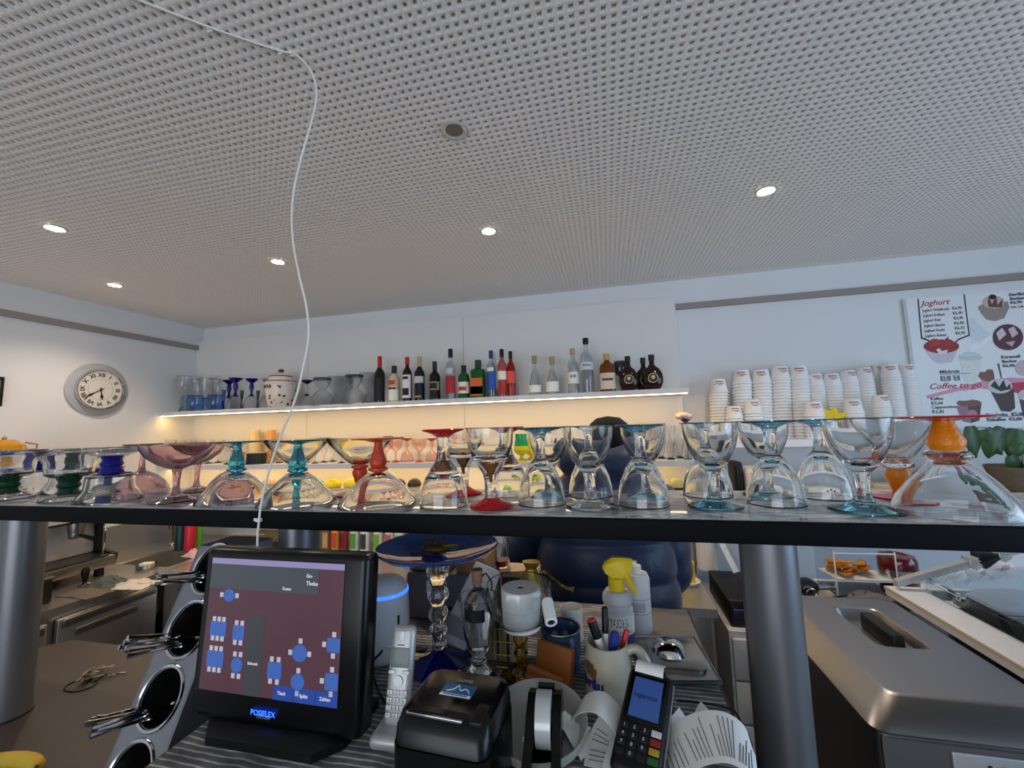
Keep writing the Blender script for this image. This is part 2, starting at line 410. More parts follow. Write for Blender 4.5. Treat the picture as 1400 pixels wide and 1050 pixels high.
def coupe(t, inv, H=.164):
    foot = gpart('foot|c', foot_prof(.070, .020, .012))
    stem = gpart('stem|c', [(0, .019), (.014, .019), (.009, .040), (.0105, .062), (.013, .085), (.016, .094), (0, .094)], 10)
    bowl = gpart('bowl|c', closed([(0, .092), (.020, .093), (.052, .106), (.082, .128), (.098, .152), (.100, .164)],
                                [(0, .0995), (.02, .100), (.05, .112), (.079, .133), (.0948, .154), (.0970, .1635)]))
    put(t, H, inv, [('foot', foot, PURP), ('stem', stem, PURPD), ('bowl', bowl, PURP)])
def knob(t, inv, m, H=.154):
    # thick-walled beaker-like coupe on a fat lobed stem
    foot = gpart('foot|k', [(0, 0), (.070, 0), (.075, .003), (.074, .008), (.060, .014), (.045, .020), (0, .020)])
    stem = gpart('stem|k', [(0, .019), (.034, .019), (.028, .027), (.026, .034), (.033, .044), (.027, .054), (.032, .064), (.036, .072), (0, .072)], 30)
    bowl = gpart('bowl|k', closed([(0, .071), (.050, .071), (.064, .079), (.066, .095), (.068, .115), (.084, .138), (.092, .150), (.092, .154)],
                                [(0, .079), (.048, .079), (.058, .084), (.0605, .098), (.062, .117), (.078, .140), (.088, .1525), (.0895, .154)]))
    put(t, H, inv, [('foot', foot, CLEAR), ('stem', stem, m), ('bowl', bowl, CLEAR)])
def feathered(t, inv, H=.185):
    # clear tall glass with brown swirls in the throat and a red foot
    foot = gpart('foot|f', foot_prof(.052, .020, .013))
    stem = gpart('stem|f', [(0, .019), (.016, .019), (.0145, .03), (.0155, .058), (.020, .078), (0, .078)])
    core = gpart('swirl|f', [(0, .056), (.002, .058), (.0028, .072), (.005, .084), (.008, .096), (.011, .106), (.006, .104), (.002, .095), (0, .09)], 20, sq=lambda a, z: 1+.5*math.sin(5*a+z*300))
    bowl = gpart('bowl|f', closed([(0, .076), (.019, .077), (.028, .090), (.045, .118), (.055, .145), (.0575, .185)],
                                [(0, .113), (.018, .1135), (.034, .1155), (.0405, .121), (.0515, .147), (.0545, .184)]))
    put(t, H, inv, [('foot', foot, REDG), ('stem', stem, CLEAR), ('swirl', core, BROWN), ('bowl', bowl, CLEAR)])
def lampglass(t, inv, H=.182):
    foot = gpart('foot|l', foot_prof(.070, .010, .012))
    bulb = gpart('bulb|l', [(0, .009), (.015, .009), (.0165, .016), (.021, .030), (.0275, .047), (.0275, .054), (.022, .066), (0, .066)], 32)
    collar = gpart('collar|l', [(0, .0655), (.026, .0655), (.033, .070), (.034, .077), (.027, .083), (0, .083)], 16, sq=lambda a, z: 1+.05*math.cos(8*a))
    bowl = gpart('bowl|l', closed([(0, .0825), (.024, .083), (.032, .088), (.060, .122), (.082, .155), (.089, .172), (.089, .182)],
                                [(0, .091), (.022, .0915), (.029, .095), (.0565, .127), (.0785, .158), (.0855, .173), (.0863, .1815)]))
    put(t, H, inv, [('foot', foot, REDG), ('bulb', bulb, AMBER), ('collar', collar, CLEAR), ('bowl', bowl, CLEAR)])
GZ = BZ+.0016
def G(px, py, label, cat='glass', group=None, name='ice_cream_glass', rz=0, Y=None, s=1):
    p = pz(px, py, GZ) if Y is None else Vector((pd(px, py, Y).x, Y, GZ))
    t = thing(name, label, cat, tuple(p), rz, group); t.scale = (s, s, 1); return t
tealup = 'clear goblet on a teal glass foot, standing upright on the bar shelf'
tealdn = 'clear goblet standing upside down with its teal glass foot on top'
knob(G(10, 677, 'upright thick glass with dark green stem, at the end of the row', Y=.95, s=.87, group='green-stemmed glasses'), False, GREENG)
knob(G(47, 674.5, 'upside-down thick glass with cobalt lobed stem, among the green-stemmed ones', Y=1.10, s=.87, group='cobalt-stemmed glasses'), True, BLUEG)
knob(G(93, 678.5, 'upright thick glass with dark green stem, beside the front cobalt one', Y=.95, s=.87, group='green-stemmed glasses'), False, GREENG)
knob(G(98, 669.5, 'thick clear glass with dark green lobed stem, turned upside down', Y=1.10, s=.87), True, GREENG)
knob(G(150, 678, 'upside-down thick glass with cobalt lobed stem, beside the purple coupes', Y=.95, s=.87, group='cobalt-stemmed glasses'), True, BLUEG)
knob(G(3, 669, 'upright thick glass with cobalt stem, at the end of the row', Y=1.10, s=.87, group='upright cobalt glasses'), False, BLUEG)
knob(G(140, 671, 'upright thick glass with cobalt stem, behind the upside-down cobalt one', Y=1.10, s=.87, group='upright cobalt glasses'), False, BLUEG)
coupe(G(192, 673, 'pale purple glass coupe turned upside down beside the cobalt glasses', Y=1.10, s=.78), True)
coupe(G(240, 685.5, 'pale purple glass coupe standing upright at the front of the shelf', Y=.95, s=.9), False)
coupe(G(268, 675, 'pale purple glass coupe standing upright behind another purple coupe', Y=1.11, s=.78), False)
coupe(G(316, 672, 'pale purple glass coupe turned upside down behind the turquoise glass', Y=1.115, s=.72), True)
sundae(G(322, 684, 'clear conical sundae glass upside down, turquoise stem and foot, next to the purple coupes'), True, TURQ)
sundae(G(405, 672.5, 'clear conical sundae glass with turquoise stem standing upright at the back'), False, TURQ)
sundae(G(406, 687, 'clear conical sundae glass upside down, turquoise stem and foot, just behind the hanging cable'), True, TURQ)
sundae(G(492, 675.5, 'clear conical sundae glass with orange-red stem standing upright at the back'), False, ORG)
sundae(G(517, 688, 'clear conical sundae glass upside down, orange-red stem and foot on top'), True, ORG)
feathered(G(607, 691, 'clear glass with brown swirl, upside down, thick red foot on top'), True)
feathered(G(634, 675, 'clear glass with brown swirl and red foot standing upright at the back'), False)
feathered(G(672, 692, 'clear glass with brown swirl, red foot flat on the shelf front, standing upright'), False)
feathered(G(694, 676, 'clear glass with brown swirl, upside down at the back with pinkish red foot'), True)
g1, g2 = 'teal-footed goblets standing upright', 'teal-footed goblets upside down'
for px, py, inv, lab in ((741, 688, 1, 'upside-down clear goblet, teal foot on top, next to the red-footed glasses'), (752, 676.5, 0, 'upright teal-footed goblet behind the upside-down one nearest the red-footed glasses'),
        (880, 689.5, 1, 'upside-down clear goblet, teal foot on top, beside the wholly clear goblets'), (884, 677, 0, 'upright teal-footed goblet directly behind the upside-down one beside the clear goblets'),
        (978, 692, 0, 'upright teal-footed goblet at the shelf front, below the lone paper cup stack'), (968, 677, 1, 'upside-down goblet with teal foot, half hidden behind an upright teal-footed one'),
        (1061, 688, 1, 'upside-down goblet with broad teal foot between two upright teal-footed ones'), (1050, 676, 0, 'upright teal-footed goblet behind the upside-down one above the post nearest the cream machine'),
        (1128, 679, 1, 'upside-down goblet with teal foot, below the yellow star ornament'), (1184, 697, 0, 'largest upright goblet with a broad teal foot, beside the amber glasses')):
    goblet(G(px, py, lab, group=g2 if inv else g1), bool(inv), TEAL if not inv else DKTEAL, k=1.12 if px in (1184,) else 1)
goblet(G(808, 692, 'wholly clear goblet standing upright in front of the person'), False, CLEAR)
goblet(G(808, 677, 'wholly clear goblet turned upside down behind an upright clear one'), True, CLEAR)
lampglass(G(1232, 680.5, 'clear sundae glass with amber bulb stem and red foot, standing upright', Y=1.115, s=.86), False)
lampglass(G(1306, 700, 'clear sundae glass with amber bulb stem upside down, red foot on top', Y=.955), True)
# ================================================================ lit wall shelves
SH_F, SH_B = 2.62, YB-.0625
LED = mat('led_strip_glow', (255, 238, 205), .5, emit=(255, 226, 176), es=7, var=0)
SHELFW = mat('grey_white_laminate', (198, 200, 203), .5, var=.02)
def wall_shelf(ztop, th, x0, x1, joints, label, lamp, led=True, yf=SH_F, ly=.012):
    t = thing('wall_shelf', label, 'shelf', (0, yf, ztop)); b = [x0]+joints+[x1]; d = SH_B-yf
    for a, c in zip(b, b[1:]):
        MB().box(((a+c)/2, d/2, -th/2), (c-a-.0015, d, th)).build('shelf_board', SHELFW, t, smooth=False)
    if led:
        MB().box(((x0+x1)/2, ly, -th-.002), (x1-x0-.02, .012, .004)).build('led_strip', LED, t, smooth=False)
        l = bpy.data.lights.new('led_light', 'AREA'); l.shape = 'RECTANGLE'; l.size = x1-x0-.05; l.size_y = .02; l.energy = lamp; l.color = (1, .56, .09)
        o = bpy.data.objects.new('led_light', l); C.objects.link(o); o.parent = t; o.location = ((x0+x1)/2, ly+.018, -th-.009); o.rotation_euler = (math.radians(18), 0, 0)
    return t
S1 = ZC+.196; S2 = ZC-.238; S3 = ZC-.50
wall_shelf(S1, .031, XL+.001, .494, [pd(624, 550, SH_F).x], 'upper white wall shelf with the bottles and a warm light strip below', 4.4)
wall_shelf(S2, .034, XL+.001, .494, [-1.1], 'middle white wall shelf full of glasses behind the bar', 2.8, ly=.10)
wall_shelf(S3, .03, XL+.001, .494, [-1.1], 'lowest white wall shelf with the ice cream tubs', 0, led=False)
def at(px, Y, z): q = pd(px, 560, Y); return Vector((q.x, Y, z))
def hz(px, py, Y, z): return pd(px, py, Y).z-z
# ---------------------------------------------------------------- bottles
def arc(r, z0, z1, a0=-150, a1=-30, n=10, th=.0006):
    mb = MB(); g = []
    for zz in (z0, z1): g.append([((r+th)*math.cos(math.radians(a0+(a1-a0)*k/n)), (r+th)*math.sin(math.radians(a0+(a1-a0)*k/n)), zz) for k in range(n+1)])
    return mb.sheet(g, th)
LBL = lambda c: mat('label_%d_%d_%d' % c, c, .6, var=.04)
CAPM = lambda c: mat('cap_%d_%d_%d' % c, c, .35, var=.04)
SHP = {  # outline as fractions of (radius, height)
 'wine': [(1, .0), (1, .60), (.93, .66), (.55, .73), (.36, .78), (.33, .97), (.38, .975), (.38, 1)],
 'spirit': [(1, .0), (1, .62), (.9, .69), (.5, .76), (.38, .80), (.36, .97), (.42, .975), (.42, 1)],
 'tall': [(.92, 0), (1, .3), (1, .62), (.86, .70), (.46, .78), (.36, .83), (.34, .97), (.4, .975), (.4, 1)],
 'cone': [(1, 0), (1, .12), (.86, .34), (.55, .58), (.30, .68), (.28, .95), (.36, .955), (.36, 1)],
 'square': [(1, 0), (1, .70), (.92, .75), (.45, .79), (.36, .82), (.36, .97), (.4, .975), (.4, 1)],
 'squat': [(1, 0), (1, .62), (.86, .72), (.42, .79), (.32, .82), (.32, .97), (.38, .975), (.38, 1)],
 'belly': [(.55, 0), (.8, .06), (1, .25), (1, .38), (.82, .58), (.42, .70), (.3, .74), (.3, .95), (.36, .955), (.36, 1)]}
def bottle(px, top, w, shp, body, cap, capf, labels, label, Y=2.72, z=S1, clearg=False, txt=None, flat=1, group=None, name='bottle'):
    p = at(px, Y, z); H = hz(px, top, Y, z); R = w/2/ppm(p); t = thing(name, label, 'bottle', tuple(p), 0, group)
    sq = (lambda a, zz: 1/max(abs(math.cos(a)), abs(math.sin(a)))**.55) if shp == 'square' else None
    o = [(r*R, zf*H*(1-.0)) for r, zf in SHP[shp]]
    if clearg:
        inn = [(max(r*R-.003, .002), zf*H+(.006 if zf == 0 else 0)) for r, zf in SHP[shp]]; prof = [(0, 0)]+o+inn[::-1]+[(0, .006)]
    else: prof = [(0, 0)]+o+[(0, H)]
    b = MB().lathe(prof, 24, sq=sq).build('glass_body', body, t)
    cr = SHP[shp][-1][0]*R*1.12
    MB().lathe([(0, H*capf), (cr, H*capf), (cr, H*1.004), (cr*.9, H*1.012), (0, H*1.012)], 16).build('cap', cap, t)
    for k, (f0, f1, c) in enumerate(labels):
        rr = R*max(np.interp(f, [q[1] for q in SHP[shp]], [q[0] for q in SHP[shp]]) for f in (f0, f1))
        if sq: MB().box((0, -R*1.0-.0008, (f0+f1)/2*H), (R*1.7, .0012, (f1-f0)*H)).build('label', LBL(c), t, smooth=False)
        else: arc(rr+.0004+.0004*k, f0*H, f1*H, *((-160, -20) if k == 0 else (-140+k*8, -40-k*8))).build('label', LBL(c), t)
    if txt: text(txt[0], txt[1], LBL(txt[2]), t, (0, -R-.0035, txt[3]*H), (math.pi/2, 0, 0), name='lettering', bold=.0004)
    if flat != 1:
        for ch in t.children: ch.scale = (1, flat, 1)
    return t
DKG = mat('dark_green_bottle', (22, 30, 14), .06, trans=.25, var=0); BLKB = mat('black_bottle', (14, 12, 14), .08, var=0); NAVYB = mat('navy_bottle', (16, 20, 40), .1, var=0)
CREAM = mat('cream_liqueur', (196, 184, 150), .15, var=0); GRB = mat('green_bottle', (20, 96, 40), .06, trans=.3, var=0); AMB = mat('amber_spirit', (150, 76, 18), .05, trans=.6, var=0)
RUBY = mat('ruby_spirit', (176, 24, 20), .05, trans=.5, var=0); DBRN = mat('dark_brown_bottle', (48, 20, 10), .06, trans=.3, var=0); CLB = glass('clear_bottle_glass', (232, 238, 240))
blk, wht, red, gold = (16, 16, 18), (228, 226, 220), (178, 30, 30), (176, 140, 60)
bottle(519, 488, 14, 'wine', DKG, CAPM((186, 30, 36)), .74, [(.08, .52, (18, 18, 24))], 'dark green wine bottle with red capsule and black label')
bottle(539, 501, 15, 'spirit', CREAM, CAPM(blk), .80, [(.05, .34, wht), (.36, .40, blk), (.48, .60, (196, 60, 40))], 'cream-coloured liqueur bottle with black cap, next to the wine bottle')
bottle(557, 489, 13, 'spirit', BLKB, CAPM((190, 34, 36)), .84, [(.08, .60, wht), (.14, .30, blk), (.5, .56, blk)], 'black vermouth bottle with white label and red cap')
bottle(574, 488, 14, 'wine', NAVYB, CAPM((186, 168, 110)), .78, [(.40, .55, (200, 196, 190)), (.08, .12, gold)], 'navy bottle with gold capsule and a pale diamond label')
bottle(595, 495, 15, 'wine', BLKB, CAPM(blk), .80, [(.26, .48, (150, 130, 100)), (.3, .44, blk)], 'black cream-liqueur bottle with dark oval label')
bottle(617, 478, 14, 'tall', CLB, CAPM(blk), .84, [(.12, .46, (176, 40, 46)), (.5, .62, (200, 204, 210))], 'tall clear bottle with red label and black cap', clearg=True)
bottle(635, 500, 16, 'squat', GRB, CAPM(blk), .80, [(.16, .50, wht), (.24, .36, (190, 60, 40))], 'small green bottle with round white label')
bottle(655, 493, 20, 'square', GRB, CAPM((18, 60, 34)), .82, [(.06, .52, (206, 96, 40)), (.10, .30, wht)], 'square green herb-liqueur bottle with orange and white label')
bottle(673, 480, 13, 'tall', CLB, CAPM((28, 60, 130)), .84, [(.16, .54, (40, 80, 170)), (.56, .64, wht)], 'clear vodka bottle with blue label and blue cap', clearg=True)
bottle(677, 482, 12, 'tall', CLB, CAPM(wht), .86, [(.2, .5, wht)], 'clear bottle with white cap behind the vodka bottle', clearg=True, Y=2.80)
bottle(688, 478, 13, 'tall', mat('pink_aperitif', (206, 110, 96), .05, trans=.6, var=0), CAPM(blk), .84, [(.36, .54, wht), (.06, .26, (170, 36, 40))], 'clear bottle with red lower label and black cap')
bottle(700, 481, 12, 'tall', RUBY, CAPM(blk), .84, [(.30, .56, (214, 80, 70))], 'ruby red aperitif bottle with black cap')
bottle(733, 487, 17, 'cone', CLB, CAPM((150, 132, 96)), .82, [(.08, .26, wht)], 'clear cone-shaped grappa bottle with cork and white label', clearg=True)
bottle(757, 488, 18, 'cone', CLB, CAPM((160, 140, 100)), .82, [(.08, .34, wht)], 'clear grappa bottle with arched white label beside the cone-shaped one', clearg=True)
bottle(786, 477, 15, 'spirit', CLB, CAPM((176, 156, 110)), .88, [(.22, .48, wht)], 'clear bottle with white label reading IUS', clearg=True, txt=('IUS', .026, (30, 34, 50), .38))
bottle(805, 463, 18, 'tall', CLB, CAPM(blk), .90, [(.42, .56, (206, 210, 214))], 'tallest clear sambuca bottle with black cap', clearg=True, txt=('MOLINARI', .011, (40, 44, 60), .50))
bottle(833, 484, 21, 'squat', AMB, CAPM((190, 160, 70)), .84, [(.08, .50, (214, 200, 186)), (.3, .36, (90, 60, 40))], 'amber spirit bottle with cream label and gold cap', flat=.6)
def flask(px, top, w, Y, label):
    p = at(px, Y, S1); H = hz(px, top, Y, S1); R = w/2/ppm(p); t = thing('flask', label, 'bottle', tuple(p), 0, 'round brown brandy flasks')
    b = MB().lathe([(0, 0), (.45*R, 0), (.72*R, .05*H), (.96*R, .20*H), (R, .33*H), (.94*R, .46*H), (.68*R, .60*H), (.34*R, .68*H), (.24*R, .74*H), (.24*R, .86*H), (0, .86*H)], 28).build('glass_body', DBRN, t); b.scale = (1, .55, 1)
    MB().lathe([(0, .84*H), (.29*R, .84*H), (.29*R, H), (0, H)], 16).build('cap', CAPM(blk), t)
    m = RX(90); MB().lathe([(0, 0), (.48*R, 0), (.48*R, .002), (0, .002)], 24, M=T(0, -.56*R, .33*H) @ m).build('label', LBL((30, 26, 24)), t)
    MB().lathe([(.40*R, .002), (.47*R, .002), (.47*R, .0032), (.40*R, .0032)], 24, M=T(0, -.56*R, .33*H) @ m).lathe([(0, .002), (.2*R, .002), (.2*R, .0034), (0, .0034)], 10, M=T(0, -.56*R, .35*H) @ m).build('emblem', LBL((196, 178, 130)), t)
flask(862, 487, 26, 2.71, 'round brown brandy flask beside the amber spirit bottle')
flask(883, 489, 24, 2.80, 'round brown brandy flask standing behind the other two')
flask(895, 485, 28, 2.70, 'round brown brandy flask at the free end of the shelf')
# small stemware
def small_glass(px, top, Y, z, prof, parts, label, group=None, w=None, name='drinking_glass', cat='glass'):
    # prof: outline of a glass (fractions); parts: [(name, f0, f1, material)] split by height
    p = at(px, Y, z); H = hz(px, top, Y, z); R = w/2/ppm(p); t = thing(name, label, cat, tuple(p), 0, group)
    for nm, f0, f1, m in parts:
        fs = [f0]+[q[1] for q in prof if f0 < q[1] < f1]+[f1]
        rr = lambda f: np.interp(f, [q[1] for q in prof], [q[0] for q in prof])*R
        mb = MB().lathe([(0, f0*H)]+[(max(.0015, rr(f)), f*H) for f in fs]+[(0, f1*H)], 20)
        if m.name.startswith('thin') and nm in ('bowl', 'base'):        # hollow: an inner skin facing the cavity
            e = .0016; z0_, z1_ = f0*H+e, f1*H-e
            q = MB().lathe([(0, z0_)]+[(rr(f)-e, min(max(f*H, z0_), z1_)) for f in fs if rr(f) > e*2.2]+[(0, z1_)], 20); mb.add(q.v, [tuple(reversed(f_)) for f_ in q.f])
        mb.build(nm, m, t)
    return t
THIN = mat('thin_clear_glass', (246, 249, 252), .01, trans=1, ior=1.42, var=0); THINB = mat('thin_blue_glass', (176, 210, 244), .01, trans=1, ior=1.42, var=0)
INV = [(1, 0), (.95, .12), (.70, .34), (.22, .46), (.12, .55), (.30, .72), (.2, .86), (.75, .96), (.8, 1)]
UPR = [(.62, 0), (.6, .03), (.12, .10), (.12, .42), (.3, .5), (.8, .62), (1, .8), (1, 1)]
TUL = [(.75, 0), (1, .14), (1, .34), (.8, .62), (.62, .9), (.7, 1)]
HUR = [(.55, 0), (.5, .05), (.3, .16), (.42, .30), (.34, .42), (.8, .62), (1, .82), (.9, 1)]
small_glass(250, 514, 2.72, S1, HUR, [('foot', 0, .42, mat('aqua_glass', (170, 214, 210), .03, trans=1, var=0)), ('bowl', .42, 1, THIN)], 'hurricane glass with pale aqua stem at the corner', w=19)
for px, top, Y in ((266, 519, 2.70), (294, 519, 2.71)):
    small_glass(px, top, Y, S1, TUL, [('bowl', 0, .5, THINB), ('base', .5, 1, THIN)], 'light blue tulip glass turned upside down on the upper shelf', 'blue tulip glasses', w=21)
small_glass(281, 517, 2.78, S1, [(.5, 0), (.4, .3), (.7, .6), (1, 1)], [('foot', 0, .4, THINB), ('bowl', .4, 1, THIN)], 'tall flared clear glass between the blue tulip glasses', w=20)
small_glass(305, 533, 2.72, S1, [(.8, 0), (.35, .1), (.3, .5), (.45, .8), (.5, 1)], [('stem', 0, 1, BLUEG)], 'short cobalt blue stemmed glass beside the tulip glasses', w=9)
COB = [('bowl', 0, .42, THIN), ('stem', .42, .93, BLUEG), ('foot', .93, 1, BLUEG)]
for px, top, Y, w in ((321, 517, 2.70, 21), (312, 520, 2.79, 20), (343, 518, 2.72, 20)):
    small_glass(px, top, Y, S1, INV, COB, 'small clear glass upside down with cobalt stem and foot', 'small cobalt-stemmed glasses', w=w)
for px, Y in ((330, 2.78), (352, 2.76)):
    small_glass(px, 534, Y, S1, [(.8, 0), (.35, .1), (.3, .5), (.5, .8), (.55, 1)], [('stem', 0, 1, GREENG)], 'short bottle-green stemmed glass on the upper shelf', 'short green stemmed glasses', w=8)
small_glass(364, 517, 2.78, S1, INV, [('bowl', 0, .42, THIN), ('stem', .42, .93, THIN), ('foot', .93, 1, THIN)], 'small clear glass upside down behind the ceramic jar', w=20)
small_glass(419, 520, 2.74, S1, INV, [('bowl', 0, .42, THIN), ('stem', .42, .93, THIN), ('foot', .93, 1, BLUEG)], 'small clear glass with thin blue foot, right beside the ceramic jar', w=20)
DOME = [(1, 0), (1, .05), (.85, .3), (.45, .5), (.25, .58), (.5, .72), (.72, .95), (.7, 1)]
BOWLP = [(.7, 0), (.72, .05), (.3, .38), (.45, .5), (.85, .75), (1, 1)]
for px, top, Y, w in ((440, 517, 2.70, 33), (484, 513, 2.70, 34)):
    small_glass(px, top, Y, S1, DOME, [('bowl', 0, .93, THIN), ('foot', .93, 1, mat('smoky_glass', (70, 76, 86), .04, trans=.7, var=0))], 'clear glass dessert bowl upside down with dark foot', 'upturned dessert bowls', w=w)
for px, top, Y, w in ((463, 516, 2.822, 32), (507, 511, 2.822, 32)):
    small_glass(px, top, Y, S1, BOWLP, [('foot', 0, .06, mat('smoky_glass', (70, 76, 86))), ('bowl', .06, 1, THIN)], 'clear glass dessert bowl standing upright between upturned ones', 'upright dessert bowls', w=w)
small_glass(851, 494, 2.82, S1, [(.6, 0), (.1, .1), (.1, .5), (.8, .62), (1, .8), (.8, 1)], [('foot', 0, .5, THIN), ('bowl', .5, 1, mat('smoky_glass', (70, 76, 86)))], 'smoky wine glass behind the brandy flask', w=20)
# ceramic jar
p = at(383, 2.70, S1); R = 20/ppm(p); H = hz(383, 505, 2.70, S1)
def cherries(nd, lk, oc):
    vz = nd.new('ShaderNodeTexVoronoi'); vz.inputs['Scale'].default_value = 26; lk.new(oc, vz.inputs['Vector'])
    return ramp(nd, lk, vz.outputs['Distance'], [(.0, (120, 30, 50)), (.24, (132, 44, 60)), (.32, (226, 214, 200)), (1, (228, 218, 206))])
JAR = ramp_mat('painted_ceramic', cherries, .25); CER = mat('cream_ceramic', (228, 218, 204), .25); MAROON = mat('maroon_glaze', (120, 44, 40), .35)
j = thing('ceramic_jar', 'cream ceramic jar with lid and red painted decoration', 'jar', tuple(p))
MB().lathe([(0, 0), (.68*R, 0), (.74*R, .03*H), (.92*R, .3*H), (R, .56*H), (.99*R, .66*H), (.9*R, .72*H), (0, .72*H)], 32).build('jar_body', JAR, j)
MB().lathe([(.98*R, .655*H), (1.005*R, .66*H), (1.0*R, .675*H), (.97*R, .68*H)], 32).build('painted_band', MAROON, j)
ld = MB().lathe([(0, .72*H), (.72*R, .72*H), (.74*R, .80*H), (.66*R, .84*H), (.3*R, .90*H), (.1*R, .92*H), (0, .92*H)], 28).build('lid', CER, j)
MB().lathe([(0, .91*H), (.16*R, .93*H), (.2*R, .96*H), (.1*R, 1.0*H), (0, H)], 14).build('knob', MAROON, ld)
MB().lathe([(.735*R, .785*H), (.75*R, .79*H), (.75*R, .81*H), (.72*R, .815*H)], 28).build('painted_band', MAROON, ld)
wrap('TOSCHI', .034, LBL((70, 16, 30)), j, R*1.0, .52*H, -112, bold=.0012)
# ---------------------------------------------------------------- middle shelf
FLU = [(.8, 0), (.78, .02), (.14, .08), (.12, .3), (.5, .42), (.9, .7), (1, 1)]
PINKG = mat('thin_pink_glass', (250, 226, 226), .02, trans=1, ior=1.42, var=0)
k = 0
for px in list(range(236, 352, 13))+list(range(432, 470, 12)):
    small_glass(px, 601+(k % 2), 2.68+.07*(k % 3), S2, FLU, [('foot', 0, .08, THIN), ('bowl', .08, 1, THIN)], 'plain clear flute glass in the row on the middle shelf', 'clear flutes on the middle shelf', w=12.5); k += 1
for px in range(372, 432, 12):
    small_glass(px, 604, 2.75+.06*(px % 2), S2, FLU, [('foot', 0, .08, THIN), ('bowl', .08, 1, THIN)], 'plain clear flute glass in the row on the middle shelf', 'clear flutes on the middle shelf', w=12.5)
REDT = mat('red_foot_glass', (216, 60, 66), .06, trans=.4, var=0)
for px, up in ((484, 1), (498, 0), (528, 1), (541, 1), (556, 0), (573, 1), (590, 0), (612, 1)):
    if up: small_glass(px, 600, 2.70, S2, UPR, [('foot', 0, .08, REDT), ('bowl', .08, 1, PINKG)], 'thin pinkish glass on a red foot, standing upright on the middle shelf', 'upright red-footed glasses', w=19)
    else: small_glass(px, 599, 2.78, S2, INV, [('bowl', 0, .9, PINKG), ('foot', .9, 1, REDT)], 'thin pinkish glass upside down with red foot on top', 'upturned red-footed glasses', w=19)
# paper cups, black box, odds and ends
for px, top, w, c, lab in ((350, 588, 15, (226, 206, 160), 'stack of cream patterned paper cups upside down on the middle shelf'), (372, 588, 12, (214, 158, 96), 'orange-tan paper cup upside down beside the cream cups')):
    p = at(px, 2.84, S2); H = hz(px, top, 2.84, S2); R = w/2/ppm(p); t = thing('paper_cup', lab, 'cup', tuple(p))
    MB().lathe([(0, 0), (R*1.15, 0), (R*1.2, .004), (R*.86, H-.003), (R*.8, H), (0, H)], 20).build('cup_wall', mat('cup_%d' % px, c, .7, var=.25, vs=90), t)
    MB().lathe([(R*1.16, 0), (R*1.24, .002), (R*1.22, .007), (R*1.16, .008)], 20).build('rolled_rim', PAPER, t)
p = at(353, 2.68, S2); t = thing('black_box', 'small black box with pale lid between the clear flutes', 'box', tuple(p), math.radians(24))
MB().rbox((0, 0, .042), (.115, .09, .084), .003).build('carton', BLACKP, t); MB().box((0, 0, .0855), (.11, .086, .003)).build('lid', mat('grey_card', (150, 146, 140), .7), t)
p = at(334, 2.72, S2); tag(MB().prism([(-.018, -.012), (.018, -.012), (.015, .012), (-.015, .012)], 0, .095).build('spice_pack', mat('orange_pack', (206, 120, 50), .6, var=.2), loc=tuple(p)), 'small orange packet standing beside the black box', 'packet')
p = at(404, 2.70, S2); t = thing('pepper_mill', 'small dark mill with round knob among the flutes', 'mill', tuple(p)); MB().lathe([(0, 0), (.018, 0), (.014, .04), (.018, .075), (0, .08)], 16).build('mill_body', BLACKP, t); MB().ball((0, 0, .1), .02).build('knob', BLACKP, t)
p = at(650, 2.70, S2); t = thing('strawberry_ornament', 'red strawberry-shaped ornament on the middle shelf', 'ornament', tuple(p))
MB().lathe([(0, 0), (.02, .002), (.034, .02), (.035, .035), (.024, .055), (0, .06)], 18).build('fruit', mat('strawberry_red', (226, 66, 30), .3), t); MB().lathe([(0, .066), (.012, .06), (.02, .056), (0, .058)], 6).build('leaf_cap', mat('leaf_green', (60, 120, 40), .6), t)
def beer_tulip(px, Y, top, w, cols, label):
    p = at(px, Y, S2); H = hz(px, top, Y, S2); R = w/2/ppm(p); t = thing('tulip_glass', label, 'glass', tuple(p))
    MB().lathe([(0, 0), (.72*R, 0), (.7*R, .03*H), (.2*R, .1*H), (.2*R, .2*H), (0, .2*H)], 24).build('foot', cols[0], t)
    MB().lathe([(0, .19*H), (.25*R, .2*H), (.8*R, .3*H), (R, .42*H), (.9*R, .56*H), (0, .56*H)], 24).build('bowl', cols[0], t)
    MB().lathe([(0, .555*H), (.9*R, .555*H), (.72*R, .8*H), (.74*R, H), (0, H)], 24).build('rim_band', cols[1], t)
YEL = mat('yellow_glass', (226, 220, 20), .06, trans=.5, var=0); GRN = mat('emerald_glass', (20, 170, 110), .06, trans=.5, var=0)
beer_tulip(711, 2.70, 593, 22, (YEL, GRN), 'yellow tulip glass with an emerald green upper half')
beer_tulip(724, 2.80, 600, 20, (YEL, YEL), 'all-yellow tulip glass behind the green and yellow one')
beer_tulip(640, 2.82, 598, 20, (PINKG, THIN), 'pale pink tulip glass next to the strawberry ornament')
p = at(766, 2.70, S2); t = thing('ink_bottle', 'tiny cobalt bottle beside the person', 'bottle', tuple(p)); MB().lathe([(0, 0), (.018, 0), (.02, .01), (.02, .032), (.01, .045), (.009, .06), (0, .06)], 16).build('glass_body', BLUEG, t); MB().lathe([(0, .055), (.011, .055), (.011, .068), (0, .068)], 12).build('cap', BLACKP, t)
p = at(748, 2.80, S2); t = thing('white_canister', 'white canister on the middle shelf beside the person', 'canister', tuple(p)); MB().lathe([(0, 0), (.032, 0), (.032, .13), (0, .13)], 20).build('canister_body', PAPER, t); MB().lathe([(0, .13), (.034, .13), (.034, .145), (0, .15)], 20).build('lid', mat('grey_lid', (120, 124, 130), .5), t)
